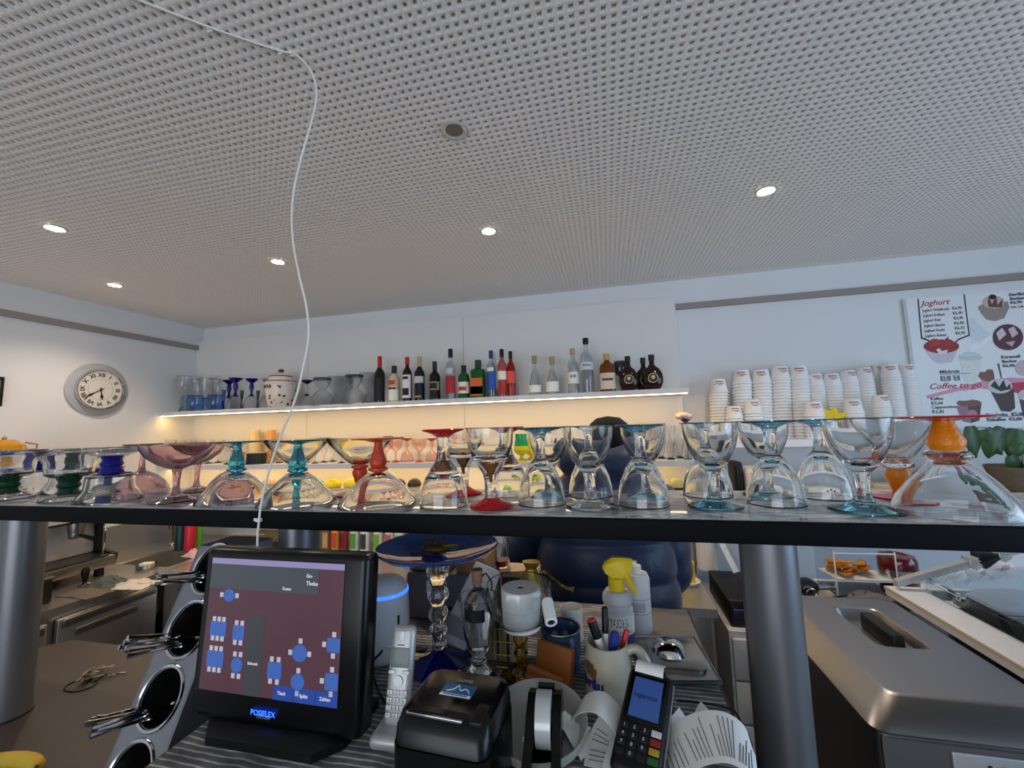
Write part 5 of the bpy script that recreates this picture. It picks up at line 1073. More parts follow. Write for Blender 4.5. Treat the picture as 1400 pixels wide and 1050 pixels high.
# side cheeks and back
def cheek(s):
    P_ = [Mf @ Vector((s*W2, 0, 0)), Mf @ Vector((s*W2, L_, 0))]; zb = .001; yb_ = P_[1].y+.09
    pts = [(P_[0].y, P_[0].z), (P_[1].y, P_[1].z), (yb_, P_[1].z), (yb_, zb), (P_[0].y, zb)]
    x_ = s*W2; return MB().prism(pts[::-1], -.002, .002, M=T(x_, 0, 0) @ Matrix(((0, 0, 1, 0), (1, 0, 0, 0), (0, 1, 0, 0), (0, 0, 0, 1)))).build('side_cheek', GM_, cs_, smooth=False)
cheek(-1); cheek(1)
q = Mf @ Vector((0, L_, 0)); MB().box((0, q.y+.045, q.z-.002), (2*W2, .09, .004)).build('top_plate', GM_, cs_, smooth=False)
for k in range(nh):
    c0 = Mf @ Vector((0, ys[k], 0)); rg_ = MB()
    Mk = Mf @ T(0, ys[k], 0)
    rg_.lathe([(rh, -.003), (rh*1.03, .003), (rh*1.12, .004), (rh*1.16, .001)], 32, M=Mk @ Matrix.Diagonal((1, 1.12, 1, 1)))
    cup = rg_.build('ring', CHROME, cs_)
    MB().lathe([(rh*.98, -.001), (rh*.95, -.085), (0, -.088)], 24, M=Mk @ Matrix.Diagonal((1, 1.12, 1, 1))).build('holder_cup', GHOLE, cup)
    # cutlery lying in the cup, handles sticking out
    for j in range(10):
        sx_ = random.uniform(-.024, .024); sy_ = -.026+random.uniform(0, .022)
        p0 = Mk @ Vector((sx_, sy_-.004, -.045)); p1 = Mk @ Vector((sx_*1.1-.012, sy_-.008, .03)); p2 = Mk @ Vector((sx_-.03-.01*random.random(), sy_-.018+random.uniform(-.008, .008), .075+random.uniform(0, .03)))
        t_ = thing('teaspoon', 'steel teaspoon sticking out of the %s opening of the cutlery stand' % ('lowest', 'second lowest', 'second highest', 'highest')[k], 'spoon', tuple(p0+o_), 0, 'teaspoons in the %s opening' % ('lowest', 'second lowest', 'second highest', 'highest')[k])
        ln = [Vector((0, 0, 0)), p1-p0, p2-p0]
        MB().tube(bez(ln, 4), [.0026]*4+[.0032]*3+[.0044, .0056], 6).build('handle', CHROME, t_)
        dd = (ln[0]-ln[1]).normalized(); MB().ball(tuple(dd*.006), (.009, .009, .006), 8, 6).build('spoon_bowl', CHROME, t_)
# keys and banana
p = pz(122, 930, WT); ky = thing('key_bunch', 'bunch of keys on a black ring lying on the brown worktop', 'keys', tuple(p)); rk = 22/ppm(p)
MB().tube([(rk*.9*math.cos(a)+.01, -.03+rk*.6*math.sin(a), .0022) for a in [i*math.pi/12 for i in range(25)]], .0022, 6, cap=False).build('strap_ring', BLACKP, ky)
for k in range(11):
    a = random.uniform(0, 6.28); M_ = T(random.uniform(-.03, .03), random.uniform(-.005, .03), .004+.003*k) @ RZ(math.degrees(a)) @ RX(random.uniform(-8, 8))
    MB().lathe([(.004, -.001), (.011, -.001), (.011, .001), (.004, .001), (.004, -.001)], 14, M=M_).box((.027, 0, 0), (.036, .006, .0018), M=M_).box((.035, .004, 0), (.016, .004, .0018), M=M_).build('key', mat('key_metal', (150, 142, 120), .3, 1), ky)
MB().tube(bez([(.05, .03, .004), (.065, .035, .006), (.075, .05, .005), (.09, .058, .004)], 5), .0026, 6).build('chain', CHROME, ky)
p = pz(28, 1040, WT+.02); bn = thing('banana', 'ripe yellow banana lying on the brown worktop', 'banana', (p.x, p.y, WT)); BAN = mat('banana_skin', (206, 172, 52), .5, var=.16, vs=26)
pts = bez([(-.11, -.06, .03), (-.07, -.02, .022), (-.02, .002, .018), (.035, .004, .018), (.072, -.006, .02)], 5); n_ = len(pts)
MB().tube(pts, [.006]+[.006+.013*min(1, 3.2*math.sin(math.pi*(i+.6)/(n_+.6))) for i in range(1, n_-1)]+[.005], 8).build('peel', BAN, bn, ang=60); MB().tube([pts[-1], pts[-1]+Vector((.008, -.002, .002))], [.0045, .003], 6).build('tip', mat('banana_tip', (60, 46, 30), .7), bn)
# ================================================================ steel kitchen run along the left and back wall
KZ = .85; KS = mat('kitchen_steel', (190, 188, 185), .28, .85, var=.1, vs=3); KD = KS
k1 = thing('steel_counter_run', 'stainless steel counter running along the left wall with the sink', 'counter', (-3.18, 1.4, 0))
sx0, sx1, sy0, sy1 = -3.28, -2.84, 2.17, 2.55     # sink opening
for x0, x1, y0, y1 in ((-3.595, sx0, .2, 2.96), (sx1, -2.77, .2, 2.96), (sx0, sx1, .2, sy0), (sx0, sx1, sy1, 2.96)):
    MB().box(((x0+x1)/2+3.18, (y0+y1)/2-1.4, KZ-.018), (x1-x0, y1-y0, .036)).build('worktop_sheet', KS, k1, smooth=False)
sk = MB(); cx_, cy_ = (sx0+sx1)/2+3.18, (sy0+sy1)/2-1.4; hx, hy = (sx1-sx0)/2, (sy1-sy0)/2
sk.loft([[(cx_+a*hx*s, cy_+b*hy*s, z) for a, b in ((-1, -1), (1, -1), (1, 1), (-1, 1))] for s, z in ((1, KZ), (.98, KZ-.01), (.94, KZ-.17), (.1, KZ-.175))], cap=False).build('sink_basin', KS, k1, smooth=False)
MB().box((0, 1.0 - 1.4+.2, (KZ-.04)/2), (.78, 1.9, KZ-.04)).build('cabinet_carcass', KD, k1, smooth=False)
MB().box((0, 2.50-1.4, .30), (.78, .88, .60)).build('cabinet_carcass', KD, k1, smooth=False)
for y0, y1 in ((.25, .95), (.97, 1.55), (1.58, 2.06)):
    d = MB().rbox((.41, (y0+y1)/2-1.4, .43), (.03, y1-y0-.01, .72), .006).build('door', KD, k1)
    MB().rbox((.43, (y0+y1)/2-1.4, .765), (.02, y1-y0-.04, .042), .006).build('grip_rail', STEEL, d); MB().rbox((.428, (y0+y1)/2-1.4-.02, .70), (.012, (y1-y0)*.6, .036), .004).build('handle', STEEL, d)
MB().box((-.41, .0, KZ+.10), (.012, 2.8, .20)).build('splashback', KS, k1, smooth=False)
# back run
k2 = thing('steel_back_counter', 'stainless steel counter along the back wall below the shelves', 'counter', (-1.16, 2.5, 0))
MB().box((0, -.0125, KZ-.018), (3.2, .835, .036)).build('worktop_sheet', KS, k2, smooth=False)
for x0, x1 in ((-1.59, -1.1), (-1.08, -.55), (-.53, 0), (.02, .53), (.55, 1.05), (1.07, 1.58)):
    d = MB().rbox(((x0+x1)/2, -.40, .48), (x1-x0-.008, .03, .66), .005).build('door', KD, k2); MB().rbox(((x0+x1)/2, -.422, .76), ((x1-x0)*.5, .014, .016), .004).build('handle', STEEL, d)
MB().box((0, .0, (KZ-.04)/2), (3.18, .78, KZ-.04)).build('cabinet_carcass', KD, k2, smooth=False)
for x in (-1.5, -.7, .1, .9): MB().box((x+.2, .399, KZ+.16), (.79, .012, .32)).build('splash_tile', mat('pale_splash', (214, 211, 206), .5), k2, smooth=False)
# tap
p = Vector((-3.36, 2.60, KZ)); tp = thing('kitchen_tap', 'chrome kitchen tap with curved spout at the sink', 'tap', tuple(p))
MB().lathe([(0, 0), (.028, 0), (.026, .012), (.018, .02), (.018, .19), (.022, .2), (.022, .24), (0, .245)], 20).build('column', CHROME, tp)
MB().tube(bez([(0, 0, .19), (.06, -.05, .225), (.14, -.12, .225), (.20, -.17, .19)], 6), .012, 10).build('spout', CHROME, tp); MB().lathe([(0, 0), (.018, 0), (.018, .03), (0, .032)], 16, M=T(.205, -.175, .172)).build('aerator', CHROME, tp); MB().tube([(0, 0, .235), (.02, .05, .26)], .008, 8).build('lever', CHROME, tp)
def simple_bottle(px, py, h, r, m, capm, label, z=KZ, cat='bottle'):
    p = pz(px, py, z); t = thing('cleaning_bottle', label, cat, tuple(p)); MB().lathe([(0, 0), (r, 0), (r, h*.72), (r*.6, h*.84), (r*.4, h*.88), (0, h*.88)], 18).build('bottle_body', m, t); MB().lathe([(0, h*.86), (r*.45, h*.86), (r*.42, h), (0, h)], 14).build('cap', capm, t)
simple_bottle(259, 752, .30, .036, mat('crimson_plastic', (196, 34, 60), .4), BLACKP, 'tall crimson bottle beside the sink')
simple_bottle(246, 752, .26, .034, mat('dark_teal_plastic', (20, 60, 60), .4), BLACKP, 'dark teal bottle beside the crimson one')
simple_bottle(270, 748, .22, .03, mat('lime_plastic', (96, 170, 30), .4), mat('lime_plastic', (96, 170, 30)), 'lime green bottle beside the crimson one')
def crumple(px, py, w, h, m, label, z=KZ, nm='cloth', d=None, seed=1, dz=.0008):
    rnd = random.Random(seed); p = pz(px, py, z); t = thing(nm, label, 'cloth', tuple(p), rnd.uniform(-.4, .4)); d = d or w*.7; n = 10; g = []
    for i in range(n):
        g.append([])
        for j in range(n):
            u, v_ = i/(n-1)-.5, j/(n-1)-.5; e = max(0, 1-4*(u*u+v_*v_)); g[-1].append((w*(u+.06*rnd.uniform(-1, 1)), d*(v_+.06*rnd.uniform(-1, 1)), .004+h*(e*(.35+.65*rnd.random()))))
    mb = MB().sheet(g, .003); o = mb.build('fabric', m, t, ang=80)
    zm = min(v_[2] for v_ in mb.v); o.location.z = dz-zm
    for q in range(2):
        a, b = rnd.randrange(2, 7), rnd.randrange(2, 7); MB().tube(bez([Vector(g[a+k_][min(9, b+k_)])+Vector((0, 0, .001)) for k_ in range(3)], 4), .0035, 6).build('fold', m, t, loc=(0, 0, dz-zm))
crumple(150, 800, .20, .07, mat('grey_green_cloth', (84, 92, 86), .9, bump=.3), 'crumpled grey-green cleaning cloth on the steel counter', seed=3); crumple(185, 800, .22, .035, mat('white_cloth', (206, 196, 180), .9, bump=.3), 'crumpled white cloth beside the grey-green one', seed=5, d=.14)
crumple(266, 760, .14, .06, mat('pink_cloth', (206, 170, 176), .9), 'pale pink cloth at the edge of the sink', seed=8); crumple(118, 812, .24, .03, mat('brown_cloth', (104, 92, 80), .9), 'flat brown towel at the edge of the steel counter', seed=9, d=.12)
dp = thing('steel_dish', 'small steel dish with a sponge standing beside the sink', 'dish', (-2.97, 2.14, KZ)); MB().lathe([(0, 0), (.05, 0), (.06, .025), (.057, .025), (.048, .004), (0, .004)], 24).build('dish_bowl', STEEL, dp); MB().rbox((0, 0, .02), (.07, .045, .025), .006, M=RZ(20)).build('sponge', mat('white_sponge', (226, 222, 206), .9, bump=.4), dp)
# espresso machine
EX0, EX1, EY0, EY1 = -3.57, -3.08, .85, 2.04
em = thing('espresso_machine', 'wide steel espresso machine with several brewing groups', 'espresso machine', (EX1, EY0, KZ)); LY = EY1-EY0; CR_ = mat('white_panel', (205, 203, 200), .3, .2)
for y in (.06, LY-.06):
    for x in (-.42, -.05): MB().lathe([(0, 0), (.025, 0), (.022, .05), (0, .05)], 14, M=T(x, y, 0)).build('foot', BLACKP, em)
MB().rbox((-.245, LY/2, .085), (.49, LY, .07), .012).build('drip_base', STEEL, em); MB().box((-.07, LY/2, .123), (.16, LY-.10, .008)).build('drip_grate', GHOLE, em, smooth=False)
MB().rbox((-.33, LY/2, .26), (.30, LY, .28), .02).build('back_body', CR_, em); MB().rbox((-.22, LY/2, .40), (.44, LY, .10), .02).build('head_box', BLACKG, em)
MB().loft([[(x, y, z) for x, z in ((-.02, .36), (.0, .365), (.01, .44), (-.03, .452))] for y in (.01, LY-.01)]).build('control_fascia', CR_, em)
for y in (0.006, LY-.006): MB().prism([(-.48, .05), (-.02, .05), (0, .12), (-.14, .15), (-.14, .34), (.01, .36), (.01, .45), (-.48, .46)], -.012, .012, M=T(0, y, 0) @ RX(90)).build('side_panel', BLACKP, em, smooth=False)
for k in range(4):
    y = .16+k*.29
    g_ = MB().lathe([(0, .285), (.036, .285), (.04, .31), (.04, .36), (0, .36)], 24, M=T(-.10, y, 0)).build('brew_group', STEEL, em)
    pf = MB().lathe([(0, .25), (.03, .25), (.034, .262), (.034, .286), (0, .286)], 20, M=T(-.10, y, 0)).build('portafilter', STEEL, em); MB().tube([(-.07, y, .268), (-.02, y, .262), (.05, y, .250)], [.008, .011, .013], 10).build('handle', BLACKP, pf)
    for j in range(5): MB().ball((.004, y-.06+j*.03, .405), (.008, .012, .010), 8, 6).build('button', CHROME, em)
for y in (.05, LY-.10): MB().tube(bez([(-.02, y, .36), (.03, y, .34), (.045, y, .25), (.03, y, .14)], 6), .005, 8).build('steam_wand', CHROME, em)
for z in (.48, .52): MB().tube([(-.44, .03, z), (-.02, .03, z), (-.02, LY-.03, z), (-.44, LY-.03, z)], .006, 8).build('cup_rail', CHROME, em)
for k in range(4): MB().tube([(-.02, .06+k*(LY-.12)/3, .45), (-.02, .06+k*(LY-.12)/3, .52)], .005, 8).build('rail_post', CHROME, em)
MB().box((-.22, LY/2, .454), (.42, LY-.06, .008)).build('cup_tray', STEEL, em, smooth=False)
for k in range(8):
    y = .12+k*.135; t = thing('coffee_cup', 'white coffee cup stacked on the espresso machine', 'cup', (EX1-.12-.12*(k % 2), EY0+y, KZ+.4585), 0, 'cups on the espresso machine')
    MB().lathe([(0, .0), (.024, 0), (.03, .006), (.042, .05), (.044, .062), (.041, .062), (.038, .05), (.026, .009), (0, .008)], 20).build('cup_wall', CER, t); MB().tube([(.04, 0, .05), (.058, 0, .045), (.056, 0, .025), (.034, 0, .018)], .0045, 8).build('handle', CER, t)
tmp_ = thing('coffee_tamper', 'black-handled coffee tamper in front of the espresso machine', 'tamper', (-2.98, 1.82, KZ)); MB().lathe([(0, 0), (.029, 0), (.029, .02), (.012, .028), (0, .028)], 20).build('steel_foot', CHROME, tmp_); MB().lathe([(0, .026), (.012, .027), (.014, .05), (.02, .085), (.014, .105), (0, .108)], 18).build('handle', BLACKP, tmp_)
kb = thing('knock_box', 'small black steel-topped knock box on the counter', 'box', (-2.97, 1.52, KZ)); MB().rbox((0, 0, .06), (.16, .22, .12), .01).build('case', BLACKP, kb); MB().rbox((0, 0, .126), (.165, .225, .012), .004).build('steel_lid', STEEL, kb); MB().tube([(.09, -.08, .05), (.115, -.08, .1), (.09, -.08, .15)], .006, 8).build('side_bar', STEEL, kb)
p = pxw(5, 612, -3.3); tpz = thing('teapot', 'small amber glass teapot on a wall ledge', 'teapot', (-3.45, p.y*1.045, p.z-.075))
rT = 22/ppm(p)
MB().lathe([(0, 0), (rT*.7, .0), (rT*1.05, rT*.5), (rT*.95, rT*.95), (rT*.5, rT*1.3), (0, rT*1.35)], 24).build('pot_body', mat('amber_pot', (222, 160, 20), .1, trans=.4, var=0), tpz); MB().ball((0, 0, rT*1.42), rT*.12).build('lid_knob', GOLD, tpz)
MB().tube([(.2*rT, rT*.9, rT*1.1), (.2*rT, rT*1.5, rT*.95), (.2*rT, rT*1.45, rT*.35), (.2*rT, rT*.95, rT*.3)], .005, 8).build('handle', mat('pot_handle', (190, 120, 80), .4), tpz)
lg = thing('wall_ledge', 'narrow white ledge on the left wall under the teapot', 'shelf', (XL, p.y*1.045, p.z-.075)); MB().box((.13, -.25, -.0105), (.255, .75, .02)).build('ledge_board', SHELFW, lg, smooth=False); MB().box((.01, -.25, -.035), (.018, .7, .028)).build('ledge_bracket', SHELFW, lg, smooth=False)
bf = thing('picture_frame', 'dark picture frame hanging at the edge of the left wall', 'frame', (XL, pxw(-13, 535, XL).y, pxw(-13, 535, XL).z)); MB().box((.01, 0, 0), (.018, .09, .18)).build('frame_board', BLACKP, bf, smooth=False); MB().box((.0196, 0, 0), (.001, .06, .14)).build('picture', mat('grey_picture', (120, 116, 120), .5, var=.3), bf, smooth=False)
bk = thing('black_grill', 'black contact grill with ribbed plates behind the cutlery stand', 'grill', (-2.30, 2.42, KZ), math.radians(0)); MB().rbox((0, 0, .05), (.36, .30, .10), .015).build('lower_case', BLACKP, bk)
up_g = MB().rbox((0, 0, .012), (.36, .30, .045), .012, M=T(0, .12, .10) @ RX(32) @ T(0, -.12, .02)).build('upper_lid', BLACKP, bk)
for k in range(9): MB().box((-.15+k*.0375, .0, .104), (.012, .26, .006)).build('rib', mat('cast_rib', (40, 40, 42), .5, .5), bk, smooth=False)
MB().tube([(-.10, -.15, .19), (-.10, -.19, .20), (.10, -.19, .20), (.10, -.15, .19)], .011, 8).build('lid_handle', STEEL, up_g)
# syrup bottles on the back counter, seen under the bar shelf
for px, c, c2, lab in ((436, (150, 140, 120), (60, 50, 44), 'pale brown syrup bottle with a dark lower band'), (447, (112, 84, 58), (190, 150, 96), 'brown syrup bottle with a tan label'), (459, (206, 150, 60), (190, 70, 40), 'amber syrup bottle with an orange label'), (470, (150, 40, 40), (96, 20, 26), 'dark red syrup bottle'), (485, (196, 200, 190), (80, 150, 60), 'white bottle with a green band near its base'), (499, (214, 214, 214), (60, 64, 70), 'white bottle with dark upright lettering'), (517, (206, 208, 196), (110, 160, 40), 'white bottle with a green leaf print'), (533, (206, 196, 186), (190, 90, 90), 'white bottle with a pink flower print'), (546, (214, 206, 190), (120, 170, 90), 'white bottle with pink and green print')):
    p = pz(px, 758, KZ); p = Vector((p.x, 2.56, KZ)); p.x = pd(px, 757, 2.56).x; r_ = .031; t = thing('syrup_bottle', lab, 'bottle', tuple(p)); m_ = mat('syrup_%d' % px, c, .35, var=.12, vs=20)
    MB().lathe([(0, 0), (r_*.95, 0), (r_, .012), (r_, .19), (r_*.5, .23), (r_*.36, .24), (r_*.36, .275), (0, .275)], 20).build('bottle_body', m_, t); MB().lathe([(0, .272), (r_*.42, .272), (r_*.42, .31), (0, .31)], 14).build('cap', BLACKP if px % 2 else PAPER, t)
    MB().lathe([(r_*.96, -.0), (r_*1.03, .001), (r_*1.03, .016), (r_*.98, .018)], 20).build('base_ring', PAPER if px in (436, 447, 459) else mat('band_%d' % px, c2, .5), t); arc(r_+.0004, .05, .15, -140, -50, 8).build('label', mat('band_%d' % px, c2, .5), t)
    if px == 499: MB().box((.006, -r_-.001, .10), (.006, .001, .08)).build('upright_print', BLACKP, t, smooth=False)
# ================================================================ right part of the back wall
rc_ = thing('white_drawer_unit', 'white drawer unit with a dark machine on top, behind the post', 'drawers', (.88, 2.52, 0)); DRW = mat('drawer_white', (208, 209, 212), .5)
MB().box((0, -.06, .37), (.78, .68, .74)).build('carcass', DRW, rc_, smooth=False)
for k in range(4):
    for s in (-1, 1): d = MB().rbox((s*.193, -.41, .09+k*.18), (.375, .02, .17), .004).build('drawer', DRW, rc_); MB().rbox((s*.193, -.425, .13+k*.18), (.12, .012, .012), .003).build('handle', STEEL, d)
dm_ = thing('dark_machine', 'black low machine standing on the white drawer unit', 'machine', (.66, 2.36, .741)); MB().rbox((0, 0, .06), (.30, .40, .12), .01).build('case', BLACKP, dm_); MB().rbox((0, -.19, .06), (.27, .03, .04), .004).build('front_panel', mat('navy_panel', (30, 40, 84), .4), dm_); MB().box((-.04, -.201, .095), (.07, .002, .008)).build('brand_mark', mat('key_print', (205, 205, 208)), dm_, smooth=False)
bl = thing('grey_work_ledge', 'grey ledge along the back wall under the cup shelf', 'ledge', (1.7, 2.72, 1.28)); MB().box((-.02, .0, -.02), (2.36, .49, .04)).build('ledge_board', mat('grey_stone', (158, 160, 166), .5, var=.06), bl, smooth=False); MB().box((-.02, .18, -.66), (2.36, .12, 1.235)).build('ledge_front', mat('pale_panel', (220, 221, 223), .5), bl, smooth=False)
BEI = mat('beige_wood_block', (196, 178, 150), .7, var=.08, vs=8)
for (px, w, h, d, lab, Y, dz) in ((1292, .42, .058, .10, 'long beige wooden block at the back of the grey ledge', 2.78, 0), (1222, .30, .05, .09, 'middling beige wooden block lying on the grey ledge', 2.62, 0), (1190, .14, .035, .06, 'short beige wooden block in front of the longer ones', 2.53, 0)):
    p = at(px, Y, 1.28); b = thing('wooden_block', lab, 'block', tuple(p), math.radians(-4)); MB().rbox((0, 0, h/2), (w, d, h), .003).build('timber', BEI, b); MB().box((w/2+.0004, 0, h/2), (.001, d*.86, h*.8)).build('end_grain', mat('end_grain', (206, 192, 168), .8, var=.2, vs=60), b, smooth=False)
# plant
p = at(1385, 2.66, 1.28); pl_ = thing('potted_plant', 'green heart-leaved plant in a round stone bowl', 'plant', tuple(p)); hp_ = pd(1375, 637, 2.66).z-1.28
MB().lathe([(0, 0), (.085, 0), (.09, .008), (.12, hp_*.6), (.135, hp_), (.125, hp_), (.11, hp_*.7), (0, hp_*.72)], 32).build('pot', mat('stone_pot', (120, 108, 90), .8, var=.3, vs=24), pl_); MB().lathe([(0, hp_*.73), (.112, hp_*.72), (.1, hp_*.84), (0, hp_*.9)], 20).build('soil', mat('soil', (40, 32, 26), .95), pl_)
LEAF = mat('leaf', (52, 82, 40), .4, var=.2, vs=20); STG = mat('plant_stem', (60, 76, 50), .6)
def leaf(px, py, w, h, tiltx, tiltz, Y=2.60):
    q = pd(px, py, Y)-Vector(pl_.location); g = []
    n = 8
    for i in range(n+1):
        f_ = i/n; wv = math.sin(math.pi*min(1, f_*.9+.1))**.7*(1-f_*.35)*w; wv = max(wv, .001) if i < n else .001; g.append([(wv*s, .012*s*s+.02*f_*f_, -h*f_) for s in (-1, -.5, 0, .5, 1)])
    M_ = T(*q) @ RZ(tiltz) @ RY(tiltx); mb = MB(); mb.sheet([[tuple(M_ @ Vector(v)) for v in r] for r in g], .0008); lf = mb.build('leaf', LEAF, pl_)
    MB().tube(bez([(random.uniform(-.02, .02), 0, hp_*.8), tuple(Vector((q.x*.5, q.y*.6, max(q.z*.9, hp_))))[:3], tuple(M_ @ Vector((0, 0, -.01)))], 5), .0022, 6).build('stem', STG, pl_)
for a in ((1329, 582, .055, .17, -8, 12), (1347, 586, .055, .15, -24, -10), (1372, 584, .055, .15, 22, 12), (1390, 586, .055, .16, 8, -14), (1384, 622, .046, .10, -20, 10), (1408, 588, .06, .14, -12, 0), (1422, 610, .045, .11, 15, 0), (1360, 598, .05, .11, 10, 0), (1400, 606, .04, .09, 30, 0)): leaf(*a)
# coffee grinder and white machine under the cup shelf
gr = thing('coffee_grinder', 'white countertop machine with a dark round opening under the cup shelf', 'machine', tuple(at(1032, 2.60, 1.28))); MB().rbox((0, 0, .072), (.20, .2, .144), .03).build('case', mat('cream_case', (220, 212, 200), .4), gr); MB().lathe([(0, 0), (.045, 0), (.05, .012), (.03, .02), (0, .016)], 24, M=T(-.02, -.099, .07) @ RX(90)).build('dark_opening', BLACKP, gr); MB().rbox((-.13, 0, .09), (.05, .14, .18), .02).build('side_tower', BLACKP, gr); MB().ball((-.03, -.118, .07), .012).build('red_knob', mat('knob_red', (150, 30, 30), .4), gr)
wm = thing('white_kitchen_scale', 'white control panel with small black keys under the cup shelf', 'machine', tuple(at(1105, 2.62, 1.28))); MB().rbox((0, 0, .045), (.26, .18, .09), .015).build('case', mat('cream_case', (220, 212, 200)), wm)
for k in range(3): MB().lathe([(0, 0), (.008, 0), (.008, .004), (0, .004)], 12, M=T(.02+k*.025, -.0895, .062+.01*(k % 2)) @ RX(90)).build('key', BLACKP, wm)
# things on the back counter between the person and the post
p = Vector((pd(935, 770, 2.72).x, 2.72, KZ)); stc = thing('steel_canister', 'tall shiny steel canister on the back counter', 'canister', tuple(p)); MB().lathe([(0, 0), (.085, 0), (.09, .01), (.09, .31), (.08, .325), (0, .325)], 32).build('canister_body', CHROME, stc); MB().lathe([(.0905, .2), (.093, .2), (.093, .212), (.0905, .212)], 32).build('band', STEEL, stc)
p = Vector((pd(967, 770, 2.62).x, 2.62, KZ)); tw = thing('paper_towel', 'upright roll of white paper towel with a loose sheet', 'paper towel', tuple(p)); MB().lathe([(.02, 0), (.055, 0), (.056, .26), (.02, .26), (.02, 0)], 30).build('towel_roll', mat('towel_paper', (226, 222, 218), .9, bump=.2), tw); MB().sheet([[(.04+.02*i, -.05-.03*i, .2-.195*min(1, i*.3)+.0), (.075+.02*i, -.02-.03*i, .2-.195*min(1, i*.3))] for i in range(4)], .001).build('loose_sheet', mat('towel_paper', (226, 222, 218)), tw)
p = Vector((pd(942, 790, 2.36).x, 2.36, KZ)); yp = thing('yellow_packet', 'yellow packet standing on a white dish on the back counter', 'packet', tuple(p)); MB().lathe([(0, 0), (.035, 0), (.055, .02), (.052, .022), (.03, .004), (0, .004)], 24).build('dish', PAPER, yp); MB().rbox((0, 0, .06), (.06, .025, .11), .003, M=RZ(15)).build('packet_body', mat('yellow_pack', (226, 186, 40), .5), yp)
# glass with red drink, gold foil bag, grey box by the person
p = Vector((pd(689, 772, 1.30).x, 1.30, 0)); z_ = pd(689, 771, 1.30).z
fs_ = thing('raised_box', 'pale wooden tray on dark feet behind the cake stand', 'tray', (-.285, 1.28, CT+.0015)); MB().rbox((0, 0, z_-CT-.012), (.115, .08, .02), .003).build('tray_board', mat('pale_board', (206, 178, 146), .6), fs_)
for s in (-1, 1): MB().box((s*.045, 0, (z_-CT-.022)/2), (.02, .07, z_-CT-.022)).build('foot', BLACKP, fs_, smooth=False)
rd = thing('red_drink_glass', 'small stemless glass with a ring of red drink at its base', 'glass', (p.x, 1.275, z_+.0002)); MB().lathe(closed([(0, 0), (.020, 0), (.026, .015), (.026, .06), (.022, .09)], [(0, .003), (.018, .004), (.0235, .016), (.0235, .06), (.020, .0895)]), 24).build('glass_wall', CLEAR, rd); MB().lathe([(0, .0045), (.0175, .0045), (.023, .016), (.023, .022), (0, .022)], 20).build('drink', RUBY, rd)
gf = thing('gold_foil_bag', 'crumpled gold foil bag lying on the counter beside the person', 'bag', (-.235, 1.20, CT+.0025)); rn = random.Random(4)
rings = [[(r_*math.cos(a)*(1+.22*rn.uniform(-1, 1)), r_*.6*math.sin(a)*(1+.22*rn.uniform(-1, 1)), z) for a in [i*math.pi/6 for i in range(12)]] for r_, z in ((.045, 0), (.055, .03), (.05, .075), (.032, .11), (.015, .135), (.03, .155))]
MB().loft(rings).build('foil', GOLD, gf, ang=12)
g = [[(.02+.10*u, -.01+.02*math.sin(4*u+3*w_)+.03*w_, .125-.05*u+.012*rn.uniform(-1, 1)) for w_ in (0, .5, 1)] for u in [i/6 for i in range(7)]]; MB().sheet(g, .001).build('foil_flap', GOLD, gf, ang=12)
# ================================================================ cream machine, ice cream case and things behind it
MZ = ZC-.62; x0, x1, y0, y1 = .577, .893, 1.135, 1.675
MSTEEL = mat('machine_steel', (150, 148, 148), .38, 1, var=.05, vs=5)
cm = thing('cream_machine', 'stainless steel cream machine with a recessed black lid handle', 'machine', ((x0+x1)/2, (y0+y1)/2, 0)); hx, hy = (x1-x0)/2, (y1-y0)/2
def rect(ex, z, r): return [(x, y, z) for x, y, _ in rr(hx+ex, -hy-ex, hy+ex, r, 0, 4)]
# top with a rectangular recess
rx0, rx1, ry0, ry1 = -.055, .075, -.055, .19
inner = []
N_ = len(rect(0, 0, .03))
def rect2(ax, bx, ay, by, r, z):
    out = []
    for (sx, sy, a0) in ((1, 1, 0), (-1, 1, 90), (-1, -1, 180), (1, -1, 270)):
        for k in range(5):
            a = math.radians(a0+90*k/4); out.append(((bx-r if sx > 0 else ax+r)+r*math.cos(a), (by-r if sy > 0 else ay+r)+r*math.sin(a), z))
    return out
lid_ = MB().loft([rect(.058, MZ-.052, .03), rect(.060, MZ-.047, .03), rect(.050, MZ-.036, .03), rect(.004, MZ-.004, .028), rect(-.002, MZ-.0005, .026), rect(-.008, MZ, .024), rect2(rx0, rx1, ry0, ry1, .022, MZ), rect2(rx0+.004, rx1-.004, ry0+.004, ry1-.004, .02, MZ-.003), rect2(rx0+.014, rx1-.014, ry0+.03, ry1-.012, .02, MZ-.028)], cap=False)
nl = len(lid_.v); lid_.f.append(tuple(range(nl-N_, nl)))
ld_ = lid_.build('lid', MSTEEL, cm, ang=24)
MB().rbox(((rx0+rx1)/2, (ry0+ry1)/2-.02, MZ-.006), (.032, .15, .045), .006).build('handle', BLACKP, ld_)
MB().loft([rect(.05, .02, .02), rect(.05, MZ-.053, .02)]).build('body', MSTEEL, cm)
MB().box((0, -hy-.052, (MZ-.06)/2+.01), (2*hx+.09, .006, MZ-.08)).build('front_panel', MSTEEL, cm, smooth=False)
fp = MB().rbox((.035, -hy-.057, MZ-.107), (.24, .006, .075), .004).build('name_plate', mat('plate_grey', (196, 198, 200), .3, .6), cm)
text('Mussana', .046, mat('badge_dark', (30, 34, 50), .4), fp, (.040, -hy-.0615, MZ-.104), (math.pi/2, 0, 0), shear=.25, bold=.0006)
for s in (-1, 1):
    for t_ in (-1, 1): MB().lathe([(0, 0), (.02, 0), (.018, .022), (0, .022)], 12, M=T(s*hx*.9, t_*hy*.9, 0)).build('foot', BLACKP, cm)
